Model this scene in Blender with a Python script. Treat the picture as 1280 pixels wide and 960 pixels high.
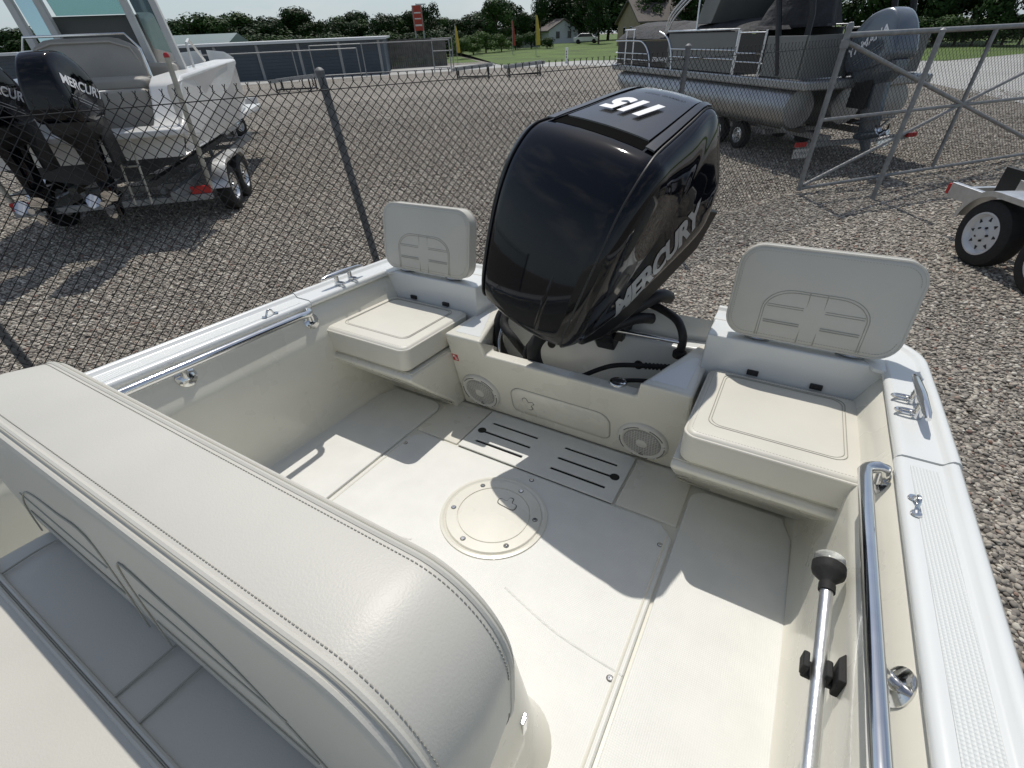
import bpy, bmesh, math, random
import numpy as np
from mathutils import Vector, Matrix, noise
from mathutils.bvhtree import BVHTree
for o in list(bpy.data.objects): bpy.data.objects.remove(o)
random.seed(7)
R = math.radians
scene = bpy.context.scene
col = scene.collection

# ------------------------------------------------------------------ camera, world, sun
H = 2.15            # eye height above the gravel
HS = 1.10           # eye height above the cockpit sole
CAMR = Matrix(((0.86626775, 0.49825893, -0.03630741), (0.27272049, -0.53253616, -0.80126698), (-0.41857343, 0.68420997, -0.59720432)))
B2W = Matrix(((0.99974863, 0, -0.0224203), (0.00219369, 0.99520176, 0.09781942), (0.02231272, -0.09784401, 0.9949516)))
FPX = 583.638
cd = bpy.data.cameras.new('camera'); cam = bpy.data.objects.new('camera', cd); col.objects.link(cam)
cd.sensor_width = 36; cd.lens = 36 * FPX / 1280; cd.clip_start = 0.02; cd.clip_end = 2000
cam.matrix_world = Matrix.Translation((0, 0, H)) @ Matrix((CAMR[0], -CAMR[1], -CAMR[2])).transposed().to_4x4()
scene.camera = cam

sun_dir = (B2W @ Vector((.26, -.38, -1))).normalized()        # direction the light travels
sun_el = math.asin(-sun_dir.z); sun_az = math.atan2(-sun_dir.x, -sun_dir.y)
w = bpy.data.worlds.new('World'); scene.world = w; w.use_nodes = True
nt = w.node_tree; nt.nodes.clear()
sky = nt.nodes.new('ShaderNodeTexSky'); sky.sky_type = 'NISHITA'; sky.sun_disc = False
sky.sun_elevation = sun_el; sky.sun_rotation = sun_az
sky.air_density = 1.0; sky.dust_density = .7; sky.ozone_density = 1.0
tc = nt.nodes.new('ShaderNodeTexCoord'); mp_ = nt.nodes.new('ShaderNodeMapping'); mp_.inputs['Scale'].default_value = (1, 1, 2.6)
ns = nt.nodes.new('ShaderNodeTexNoise'); ns.inputs['Scale'].default_value = 2.6; ns.inputs['Detail'].default_value = 7; ns.inputs['Roughness'].default_value = .6
rp = nt.nodes.new('ShaderNodeValToRGB'); rp.color_ramp.elements[0].position = .5; rp.color_ramp.elements[1].position = .74
mul = nt.nodes.new('ShaderNodeMath'); mul.operation = 'MULTIPLY'; mul.inputs[1].default_value = .75
mix = nt.nodes.new('ShaderNodeMix'); mix.data_type = 'RGBA'; mix.inputs[7].default_value = (6.4, 6.6, 6.8, 1)
bg = nt.nodes.new('ShaderNodeBackground'); bg.inputs['Strength'].default_value = .108
ou = nt.nodes.new('ShaderNodeOutputWorld')
nt.links.new(tc.outputs['Generated'], mp_.inputs['Vector']); nt.links.new(mp_.outputs[0], ns.inputs['Vector'])
nt.links.new(ns.outputs['Fac'], rp.inputs[0]); nt.links.new(rp.outputs[0], mul.inputs[0]); nt.links.new(mul.outputs[0], mix.inputs[0])
sx_ = nt.nodes.new('ShaderNodeSeparateXYZ'); nt.links.new(tc.outputs['Generated'], sx_.inputs[0])
mr_ = nt.nodes.new('ShaderNodeMapRange'); mr_.inputs[1].default_value = 0; mr_.inputs[2].default_value = .45; mr_.inputs[3].default_value = .75; mr_.inputs[4].default_value = 0; nt.links.new(sx_.outputs[2], mr_.inputs[0])
hz_ = nt.nodes.new('ShaderNodeMix'); hz_.data_type = 'RGBA'; hz_.inputs[7].default_value = (3.5, 4.75, 5.7, 1); nt.links.new(mr_.outputs[0], hz_.inputs[0]); nt.links.new(sky.outputs[0], hz_.inputs[6])
hs_ = nt.nodes.new('ShaderNodeHueSaturation'); hs_.inputs['Saturation'].default_value = .75; nt.links.new(hz_.outputs[2], hs_.inputs['Color'])
nt.links.new(hs_.outputs[0], mix.inputs[6]); nt.links.new(mix.outputs[2], bg.inputs[0]); nt.links.new(bg.outputs[0], ou.inputs[0])
sl = bpy.data.lights.new('sun', 'SUN'); sl.energy = 3.2; sl.angle = R(.5); sl.color = (1, .955, .885)
so = bpy.data.objects.new('sun', sl); col.objects.link(so)
so.rotation_euler = sun_dir.to_track_quat('-Z', 'Y').to_euler(); so.location = (0, 30, 40)
vs = scene.view_settings; vs.view_transform = 'Standard'; vs.look = 'None'; vs.gamma = 1; vs.exposure = 0.0; vs.use_curve_mapping = False

# ------------------------------------------------------------------ pixel helpers (a pixel is a direction only)
def ray(px, py): return CAMR.transposed() @ Vector((px - 640, py - 480, FPX))
def gp(px, py, z=0.0):
    v = ray(px, py); return Vector((0, 0, H)) + v * ((z - H) / v.z)
def dp(px, py, d):
    v = ray(px, py); return Vector((0, 0, H)) + v * (d / math.hypot(v.x, v.y))

# ------------------------------------------------------------------ materials
def mat(name, c, rough=.5, metal=0, var=0.0, vscale=8, bump=0.0, bscale=60, coat=0, spec=None, trans=0, bdist=.01, coords='Object', voro=False, detail=4, vrand=1):
    m = bpy.data.materials.new(name); m.use_nodes = True; n = m.node_tree; b = n.nodes['Principled BSDF']
    b.inputs['Base Color'].default_value = (*c, 1); b.inputs['Roughness'].default_value = rough; b.inputs['Metallic'].default_value = metal
    if coat: b.inputs['Coat Weight'].default_value = coat; b.inputs['Coat Roughness'].default_value = .04
    if spec is not None: b.inputs['Specular IOR Level'].default_value = spec
    if trans: b.inputs['Transmission Weight'].default_value = trans
    t = n.nodes.new('ShaderNodeTexCoord')
    if var:
        a = n.nodes.new('ShaderNodeTexNoise'); a.inputs['Scale'].default_value = vscale; a.inputs['Detail'].default_value = detail
        n.links.new(t.outputs[coords], a.inputs['Vector'])
        r = n.nodes.new('ShaderNodeValToRGB'); r.color_ramp.elements[0].position = .3; r.color_ramp.elements[1].position = .7
        r.color_ramp.elements[0].color = (*[max(0, x * (1 - var)) for x in c], 1); r.color_ramp.elements[1].color = (*[min(1, x * (1 + var)) for x in c], 1)
        n.links.new(a.outputs['Fac'], r.inputs[0]); n.links.new(r.outputs[0], b.inputs['Base Color'])
        q = n.nodes.new('ShaderNodeMath'); q.operation = 'MULTIPLY_ADD'; q.inputs[1].default_value = .12; q.inputs[2].default_value = rough - .06
        n.links.new(a.outputs['Fac'], q.inputs[0]); n.links.new(q.outputs[0], b.inputs['Roughness'])
    if bump:
        if voro: a = n.nodes.new('ShaderNodeTexVoronoi'); a.inputs['Randomness'].default_value = vrand; o = a.outputs['Distance']
        else: a = n.nodes.new('ShaderNodeTexNoise'); a.inputs['Detail'].default_value = 3; o = a.outputs['Fac']
        a.inputs['Scale'].default_value = bscale
        n.links.new(t.outputs[coords], a.inputs['Vector'])
        u = n.nodes.new('ShaderNodeBump'); u.inputs['Strength'].default_value = bump; u.inputs['Distance'].default_value = bdist
        n.links.new(o, u.inputs['Height']); n.links.new(u.outputs[0], b.inputs['Normal'])
    return m
M = {}
M['gel'] = mat('cream_gelcoat', (.69, .67, .585), .28, var=.035, vscale=6, coat=.3)
M['gelw'] = mat('white_gelcoat', (.70, .715, .70), .25, var=.02, vscale=3, coat=.3)
M['skid'] = mat('nonskid_gelcoat', (.69, .69, .65), .5, var=.04, vscale=11, bump=.55, bscale=210, bdist=.002, voro=True, vrand=.0)
M['skid2'] = mat('gunwale_nonskid', (.66, .68, .66), .5, bump=.9, bscale=190, bdist=.003, voro=True, vrand=0)
M['groove'] = mat('groove', (.13, .125, .11), .8)
M['sealant'] = mat('sealant', (.5, .49, .44), .6)
M['vinyl'] = mat('beige_vinyl', (.535, .52, .465), .46, var=.03, vscale=6, bump=.10, bscale=420, bdist=.003)
M['vinyl2'] = mat('cream_vinyl', (.64, .62, .545), .46, var=.03, vscale=6, bump=.10, bscale=420, bdist=.003)
M['thread'] = mat('thread', (.33, .32, .28), .8)
M['seam'] = mat('seam', (.37, .36, .31), .8)
M['slot'] = mat('slot_shade_black', (.02, .02, .018), .9)
M['steel'] = mat('stainless', (.72, .72, .72), .12, 1, var=.05, vscale=20)
M['alu'] = mat('aluminium', (.70, .71, .72), .38, 1, var=.08, vscale=14, bump=.1, bscale=80)
M['galv'] = mat('galvanised', (.30, .305, .305), .55, .4, var=.25, vscale=30)
M['gatepipe'] = mat('galvanised_pipe', (.25, .255, .255), .55, .35, var=.2, vscale=12)
M['void'] = mat('recess_shade_black', (.003, .003, .003), .95, spec=.05)
M['post'] = mat('weathered_steel_post', (.15, .155, .16), .6, .3, var=.25, vscale=12)
M['wire'] = mat('fence_wire', (.014, .015, .015), .6, .1)
M['black'] = mat('gloss_black', (.002, .0025, .005), .045, spec=.36)
M['blackm'] = mat('matt_black', (.012, .012, .013), .5, var=.3, vscale=12)
M['pan'] = mat('lower_pan_black', (.004, .004, .0045), .35, spec=.25)
M['panel'] = mat('graphite_panel', (.010, .012, .013), .2, coat=.6)
M['satin'] = mat('satin_grey_trim', (.010, .012, .016), .3, coat=.3)
M['rubber'] = mat('rubber', (.012, .012, .012), .75, var=.3, vscale=25, bump=.2, bscale=60)
M['white'] = mat('white_print', (.85, .85, .85), .4)
M['silver'] = mat('silver_print', (.36, .37, .38), .35, .5)
M['grill'] = mat('speaker_white', (.62, .61, .56), .5, bump=.2, bscale=40)
M['grilld'] = mat('speaker_mesh', (.33, .33, .31), .6, bump=1.0, bscale=240, bdist=.004, voro=True)
M['red'] = mat('red_plastic', (.45, .02, .02), .3)
M['clear'] = mat('clear_lens', (.9, .92, .92), .05, trans=.9)
M['hullw'] = mat('white_hull', (.72, .72, .70), .3, var=.06, vscale=1.2, coat=.2)
M['hullb'] = mat('shade_darkened_bottom_paint', (.035, .037, .04), .6, var=.3, vscale=2)  # bottom paint, its grey deepened to include the shade beneath the hull
M['beige'] = mat('beige_upholstery', (.44, .41, .36), .6, var=.06, vscale=3)
M['beige2'] = mat('grey_beige_upholstery', (.36, .34, .305), .6, var=.08, vscale=3)
M['glass'] = mat('tinted_glass', (.30, .52, .50), .05, spec=.6, trans=.85)
M['mesh_dark'] = mat('dark_screen', (.10, .10, .09), .6)
M['bronze'] = mat('white_frame', (.55, .55, .52), .4, var=.05)
M['pont'] = mat('pontoon_tube', (.36, .37, .375), .42, .8, var=.12, vscale=2.5, bump=.06, bscale=6)
M['pside'] = mat('pewter_panel', (.17, .178, .172), .4, .15, var=.06, vscale=2)
M['pdark'] = mat('charcoal_panel', (.018, .019, .02), .3)
M['cover'] = mat('charcoal_cover', (.028, .029, .033), .8, var=.35, vscale=5, bump=.6, bscale=9, bdist=.06)
M['yam'] = mat('blue_grey_cowl', (.13, .155, .18), .25, .3, coat=.6)
M['rimw'] = mat('silver_painted_rim', (.62, .63, .64), .35, .2)
M['pvc'] = mat('grimy_white_pipe', (.45, .43, .36), .5, var=.25, vscale=6)
M['wall'] = mat('blue_grey_siding', (.085, .105, .125), .6, var=.12, vscale=1)
M['door'] = mat('blue_grey_door', (.055, .07, .085), .55, var=.1, vscale=1)
M['pale'] = mat('pale_trim', (.55, .57, .57), .5)
M['roofg'] = mat('green_grey_roof', (.14, .19, .18), .5, var=.1)
M['hwall'] = mat('pale_house_wall', (.5, .52, .54), .7, var=.06)
M['hroof'] = mat('brown_shingle', (.10, .085, .075), .8, var=.25, vscale=3)
M['hroof2'] = mat('red_brown_shingle', (.22, .09, .06), .8, var=.2, vscale=3)
M['brick'] = mat('tan_wall', (.27, .21, .14), .8, var=.15, vscale=2)
M['winglass'] = mat('window_glass', (.02, .025, .03), .08)
M['board'] = mat('weathered_boards', (.10, .095, .085), .8, var=.3, vscale=2)
M['bark'] = mat('bark', (.09, .07, .05), .9, var=.3, vscale=5)
M['flag_r'] = mat('red_banner', (.36, .05, .03), .7, var=.1)
M['flag_y'] = mat('yellow_banner', (.5, .38, .05), .7, var=.1)
M['sign_w'] = mat('sign_white', (.6, .58, .55), .5)
M['timber'] = mat('black_board', (.006, .006, .006), .5, var=.3)
M['ypad'] = mat('yellowed_foam', (.45, .40, .22), .8, var=.2)
M['green'] = mat('green_strap', (.02, .18, .10), .6)
def leafmat(name, c):
    m = mat(name, c, .55, var=.45, vscale=6, coords='Object'); n = m.node_tree; b = n.nodes['Principled BSDF']
    b.inputs['Specular IOR Level'].default_value = .08
    return m
M['leaf0'] = leafmat('dark_foliage', (.020, .042, .011)); M['leaf1'] = leafmat('mid_foliage', (.034, .068, .016)); M['leaf2'] = leafmat('light_foliage', (.065, .112, .026))

def gravel_mat():
    m = bpy.data.materials.new('gravel'); m.use_nodes = True; n = m.node_tree; b = n.nodes['Principled BSDF']; b.inputs['Roughness'].default_value = .85
    t = n.nodes.new('ShaderNodeTexCoord')
    v = n.nodes.new('ShaderNodeTexVoronoi'); v.inputs['Scale'].default_value = 30; v.inputs['Randomness'].default_value = 1
    n.links.new(t.outputs['Object'], v.inputs['Vector'])
    sp = n.nodes.new('ShaderNodeSeparateColor'); n.links.new(v.outputs['Color'], sp.inputs[0])
    r = n.nodes.new('ShaderNodeValToRGB'); e = r.color_ramp.elements
    e[0].position = 0; e[0].color = (.085, .075, .065, 1); e[1].position = 1; e[1].color = (.52, .48, .41, 1)
    for p, c in ((.3, (.19, .17, .145)), (.6, (.29, .26, .22)), (.85, (.37, .335, .285))):
        k = e.new(p); k.color = (*c, 1)
    n.links.new(sp.outputs[0], r.inputs[0])
    big = n.nodes.new('ShaderNodeTexNoise'); big.inputs['Scale'].default_value = .35; big.inputs['Detail'].default_value = 5; n.links.new(t.outputs['Object'], big.inputs['Vector'])
    mm = n.nodes.new('ShaderNodeMapRange'); mm.inputs[1].default_value = .3; mm.inputs[2].default_value = .7; mm.inputs[3].default_value = .68; mm.inputs[4].default_value = 1.0
    n.links.new(big.outputs['Fac'], mm.inputs[0])
    mx = n.nodes.new('ShaderNodeMix'); mx.data_type = 'RGBA'; mx.blend_type = 'MULTIPLY'; mx.inputs[0].default_value = 1
    n.links.new(r.outputs[0], mx.inputs[6]); n.links.new(mm.outputs[0], mx.inputs[7]); n.links.new(mx.outputs[2], b.inputs['Base Color'])
    bu = n.nodes.new('ShaderNodeBump'); bu.invert = True; bu.inputs['Strength'].default_value = 1; bu.inputs['Distance'].default_value = .03
    n.links.new(v.outputs['Distance'], bu.inputs['Height']); n.links.new(bu.outputs[0], b.inputs['Normal'])
    return m
def stone_mat():
    m = bpy.data.materials.new('stones'); m.use_nodes = True; n = m.node_tree; b = n.nodes['Principled BSDF']; b.inputs['Roughness'].default_value = .8
    oi = n.nodes.new('ShaderNodeObjectInfo'); r = n.nodes.new('ShaderNodeValToRGB'); e = r.color_ramp.elements
    e[0].position = 0; e[0].color = (0.132, 0.112, 0.091, 1); e[1].position = 1; e[1].color = (0.638, 0.602, 0.525, 1)
    for p, c in ((.12, (0.186, 0.168, 0.144)), (.35, (0.266, 0.241, 0.203)), (.55, (0.336, 0.307, 0.259)), (.78, (0.408, 0.368, 0.309)), (.82, (0.212, 0.118, 0.085)), (.85, (0.425, 0.379, 0.313)), (.96, (0.531, 0.496, 0.423))):
        k = e.new(p); k.color = (*c, 1)
    n.links.new(oi.outputs['Random'], r.inputs[0])
    t = n.nodes.new('ShaderNodeTexCoord'); a = n.nodes.new('ShaderNodeTexNoise'); a.inputs['Scale'].default_value = 1.6; a.inputs['Detail'].default_value = 6
    n.links.new(t.outputs['Object'], a.inputs['Vector'])
    mm = n.nodes.new('ShaderNodeMapRange'); mm.inputs[3].default_value = .65; mm.inputs[4].default_value = 1.35; n.links.new(a.outputs['Fac'], mm.inputs[0])
    mx = n.nodes.new('ShaderNodeMix'); mx.data_type = 'RGBA'; mx.blend_type = 'MULTIPLY'; mx.inputs[0].default_value = 1
    n.links.new(r.outputs[0], mx.inputs[6]); n.links.new(mm.outputs[0], mx.inputs[7]); n.links.new(mx.outputs[2], b.inputs['Base Color'])
    return m
M['gravel'] = gravel_mat(); M['stone'] = stone_mat()
M['grass'] = mat('grass', (.075, .125, .02), .9, var=.35, vscale=.25, bump=.8, bscale=8, bdist=.1, detail=8)
M['conc'] = mat('concrete', (.34, .34, .325), .8, var=.12, vscale=.4, bump=.2, bscale=20, detail=8)
M['asph'] = mat('asphalt', (.12, .12, .12), .85, var=.15, vscale=.5, detail=8)

# ------------------------------------------------------------------ mesh helpers
class MB:
    def __init__(s): s.v = []; s.f = []
    def add(s, vs_, fs): k = len(s.v); s.v += [tuple(x) for x in vs_]; s.f += [tuple(i + k for i in f) for f in fs]; return s
    def box(s, a, b, rot=None, c=None):
        x0, y0, z0 = a; x1, y1, z1 = b
        vs_ = [Vector(p) for p in ((x0, y0, z0), (x1, y0, z0), (x1, y1, z0), (x0, y1, z0), (x0, y0, z1), (x1, y0, z1), (x1, y1, z1), (x0, y1, z1))]
        if rot is not None:
            c = Vector(c) if c else sum(vs_, Vector()) / 8
            vs_ = [c + rot @ (p - c) for p in vs_]
        return s.add(vs_, [(0, 3, 2, 1), (4, 5, 6, 7), (0, 1, 5, 4), (1, 2, 6, 5), (2, 3, 7, 6), (3, 0, 4, 7)])
    def loft(s, rings, close=True, cap=True):
        n = len(rings[0]); vs_ = [p for r in rings for p in r]; fs = []
        m = n if close else n - 1
        for i in range(len(rings) - 1):
            for j in range(m):
                a = i * n + j; b_ = i * n + (j + 1) % n; fs.append((a, b_, b_ + n, a + n))
        if cap and close: fs.append(tuple(range(n - 1, -1, -1))); fs.append(tuple(range((len(rings) - 1) * n, len(rings) * n)))
        return s.add(vs_, fs)
    def tube(s, pts, r, n=10, closed=False):
        pts = [Vector(p) for p in pts]; rings = []; L = len(pts)
        rr = r if isinstance(r, (list, tuple)) else [r] * L
        up = None
        for i, p in enumerate(pts):
            if closed: t = (pts[(i + 1) % L] - pts[i - 1]).normalized()
            else: t = (pts[min(i + 1, L - 1)] - pts[max(i - 1, 0)]).normalized()
            if up is None: up = t.orthogonal().normalized()
            else:
                up = up - t * up.dot(t)
                up = up.normalized() if up.length > 1e-6 else t.orthogonal().normalized()
            sd = t.cross(up)
            rings.append([p + (up * math.cos(2 * math.pi * k / n) + sd * math.sin(2 * math.pi * k / n)) * rr[i] for k in range(n)])
        if closed: rings.append(rings[0]); return s.loft(rings, True, False)
        return s.loft(rings)
    def lathe(s, prof, n=32, mtx=None, cap=True):
        rings = []
        for r, z in prof: rings.append([Vector((max(r, 1e-4) * math.cos(2 * math.pi * k / n), max(r, 1e-4) * math.sin(2 * math.pi * k / n), z)) for k in range(n)])
        if mtx: rings = [[mtx @ p for p in g] for g in rings]
        return s.loft(rings, True, cap)
    def prism(s, poly, f0, f1):
        a = [Vector(f0(*p)) for p in poly]; b_ = [Vector(f1(*p)) for p in poly]
        return s.loft([a, b_])
    def build(s, name, m, parent=None, bevel=0, seg=3, smooth=True, ang=40, sub=0):
        me = bpy.data.meshes.new(name); me.from_pydata(s.v, [], s.f)
        bm = bmesh.new(); bm.from_mesh(me); bmesh.ops.recalc_face_normals(bm, faces=bm.faces); bm.to_mesh(me); bm.free()
        me.materials.append(m)
        if smooth:
            me.polygons.foreach_set('use_smooth', [True] * len(me.polygons))
            if not bevel: me.set_sharp_from_angle(angle=R(ang))
        o = bpy.data.objects.new(name, me); col.objects.link(o)
        if parent: o.parent = parent
        if bevel:
            b_ = o.modifiers.new('bevel', 'BEVEL'); b_.width = bevel; b_.segments = seg; b_.limit_method = 'ANGLE'; b_.angle_limit = R(30); b_.harden_normals = True
        if sub:
            u = o.modifiers.new('sub', 'SUBSURF'); u.levels = sub; u.render_levels = sub
        return o
def thing(name, label, cat, mtx, group=None):
    o = bpy.data.objects.new(name, None); col.objects.link(o); o.matrix_world = mtx
    o['label'] = label; o['category'] = cat
    if group: o['group'] = group
    return o
def tag(o, label, cat, group=None):
    o['label'] = label; o['category'] = cat
    if group: o['group'] = group
    return o
def struct(o): o['kind'] = 'structure'; return o
def arc(cx, cy, r, a0, a1, n): return [(cx + r * math.cos(a0 + (a1 - a0) * i / n), cy + r * math.sin(a0 + (a1 - a0) * i / n)) for i in range(n + 1)]
def rrect(w_, h_, r, n=6, x=0, y=0):
    p = []
    for cx, cy, a in ((w_ / 2 - r, h_ / 2 - r, 0), (-w_ / 2 + r, h_ / 2 - r, 90), (-w_ / 2 + r, -h_ / 2 + r, 180), (w_ / 2 - r, -h_ / 2 + r, 270)):
        p += [(x + a_, y + b_) for a_, b_ in arc(cx, cy, r, R(a), R(a + 90), n)]
    return p
def cr(pts, n=6, closed=False):
    L = len(pts); out = []
    P_ = [Vector(p) for p in pts]
    for i in range(L if closed else L - 1):
        g = (lambda k: P_[k % L]) if closed else (lambda k: P_[min(max(k, 0), L - 1)])
        a, b_, c, d = g(i - 1), g(i), g(i + 1), g(i + 2)
        for j in range(n):
            t = j / n
            out.append(.5 * ((2 * b_) + (c - a) * t + (2 * a - 5 * b_ + 4 * c - d) * t * t + (-a + 3 * b_ - 3 * c + d) * t ** 3))
    if not closed: out.append(P_[-1])
    return out
def pillow(w_, h_, t, rc, re, dome=.006, n=10, mtx=Matrix(), crown=0.0):
    """cushion: rounded rectangle w_ x h_ in XY, thickness t along Z from 0, edge radius re, domed top and bottom"""
    def ring(ins, z):
        r = max(rc - ins, .004)
        return [mtx @ Vector((x, y, z)) for x, y in rrect(w_ - 2 * ins, h_ - 2 * ins, r, n)]
    mx = min(w_, h_) / 2 - .004; rings = []
    seq = [mx, mx * .7, mx * .45, mx * .28, mx * .18]
    for i_ in seq: rings.append(ring(i_, -dome * (1 - (1 - min(1, (i_ - re) / mx * 1.3)) ** 2) if i_ > re else 0))
    for k in range(7):
        a = R(90 * k / 6); rings.append(ring(re * (1 - math.sin(a)), re * (1 - math.cos(a))))
    rings.append([p for p in ring(-crown, t / 2)])
    for k in range(7):
        a = R(90 * k / 6); rings.append(ring(re * (1 - math.cos(a)), t - re * (1 - math.sin(a))))
    for i_ in seq[::-1]: rings.append(ring(i_, t + (dome * (1 - (1 - min(1, (i_ - re) / mx * 1.3)) ** 2) if i_ > re else 0)))
    return MB().loft(rings)
def dashes(mb, pts, r, dash, gap, n=5):
    acc = 0; P_ = [Vector(p) for p in pts]; seg = []; on = True
    for a, b_ in zip(P_[:-1], P_[1:]):
        L = (b_ - a).length; k = max(1, int(L / .001))
        for i in range(k):
            q = a + (b_ - a) * (i / k); acc += L / k
            if on: seg.append(q)
            if acc >= (dash if on else gap):
                if on and len(seg) > 1: mb.tube([seg[0], seg[-1]], r, n)
                on = not on; acc = 0; seg = [q] if on else []
    return mb
def text_mesh(s, size, extrude=.001, shear=0, bold=0.0, space=1.0):
    extrude = 0
    c = bpy.data.curves.new('lettering', 'FONT'); c.body = s; c.size = size; c.extrude = extrude; c.shear = shear; c.offset = bold; c.align_x = 'CENTER'; c.align_y = 'CENTER'; c.space_character = space; c.resolution_u = 4
    o = bpy.data.objects.new('lettering', c); col.objects.link(o)
    bpy.context.view_layer.update()
    me = bpy.data.meshes.new_from_object(o.evaluated_get(bpy.context.evaluated_depsgraph_get()))
    bpy.data.objects.remove(o); bpy.data.curves.remove(c)
    return me
def mesh_obj(name, me, m, parent, mtx=Matrix()):
    me.materials.clear(); me.materials.append(m); o = bpy.data.objects.new(name, me); col.objects.link(o); o.parent = parent; o.matrix_local = mtx; return o
def decal(name, me, m, parent, mtx, bvh, direction, off=.002):
    """lay a flat mesh onto a curved surface (parent-local coordinates)"""
    bm = bmesh.new(); bm.from_mesh(me); bm.transform(mtx)
    bmesh.ops.triangulate(bm, faces=bm.faces)
    for _ in range(2): bmesh.ops.subdivide_edges(bm, edges=[e for e in bm.edges if e.calc_length() > .012], cuts=1, use_grid_fill=False); bmesh.ops.triangulate(bm, faces=bm.faces)
    d = Vector(direction).normalized()
    for v_ in bm.verts:
        h = bvh.ray_cast(v_.co - d * .3, d)
        if h[0] is not None: v_.co = h[0] - d * off
    bm.to_mesh(me); bm.free(); return mesh_obj(name, me, m, parent)

# ------------------------------------------------------------------ ground
def sheet(name, pts, z, m):
    mb = MB(); mb.add([(p[0], p[1], z) for p in pts], [tuple(range(len(pts)))]); return struct(mb.build(name, m, smooth=False))
def big_ground():
    mb = MB(); mb.add([(-900, -900, 0), (900, -900, 0), (900, 900, 0), (-900, 900, 0)], [(0, 1, 2, 3)]); return struct(mb.build('ground', M['gravel'], smooth=False))
big_ground()
near = [(-90, -6), (-52, 12), (-38, 24), (-30.5, 33.5), (-25, 41.5), (-18.3, 43.2), (-8, 39), (3.4, 28), (5.1, 21.3), (8.5, 13.5), (16, 4)]
far = [(60, 20), (26, 40), (13.5, 55), (5.5, 44), (-4, 49), (-21.5, 52.5), (-29, 52), (-33, 46), (-39, 41), (-62, 22), (-95, 5)]
sheet('concrete_road', near + far, .004, M['conc'])
# grass berm rising gently behind the road
mb = MB(); gx = []
E1 = [(-27.5, 45.5), (-21.5, 51), (-4, 47.5), (5.5, 42.5), (13.5, 53.5), (26, 39), (60, 18)]
E2 = [(-60, 82), (-42, 95), (-10, 95), (10, 80), (24, 78), (45, 62), (90, 45)]
E3 = [(-190, 210), (-120, 260), (-10, 280), (40, 260), (90, 230), (160, 180), (300, 120)]
mb.loft([[Vector((*p, .012)) for p in E1], [Vector((p[0] + (q[0] - p[0]) * .35, p[1] + (q[1] - p[1]) * .35, .25)) for p, q in zip(E1, E2)], [Vector((*p, .7)) for p in E2], [Vector((*p, 1.2)) for p in E3]], close=False)
struct(mb.build('grass', M['grass']))
sheet('far_grass', [(-34, 52), (-60, 82), (-190, 210), (-400, 200), (-400, -40), (-140, 6), (-66, 32)], .008, M['grass'])

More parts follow.
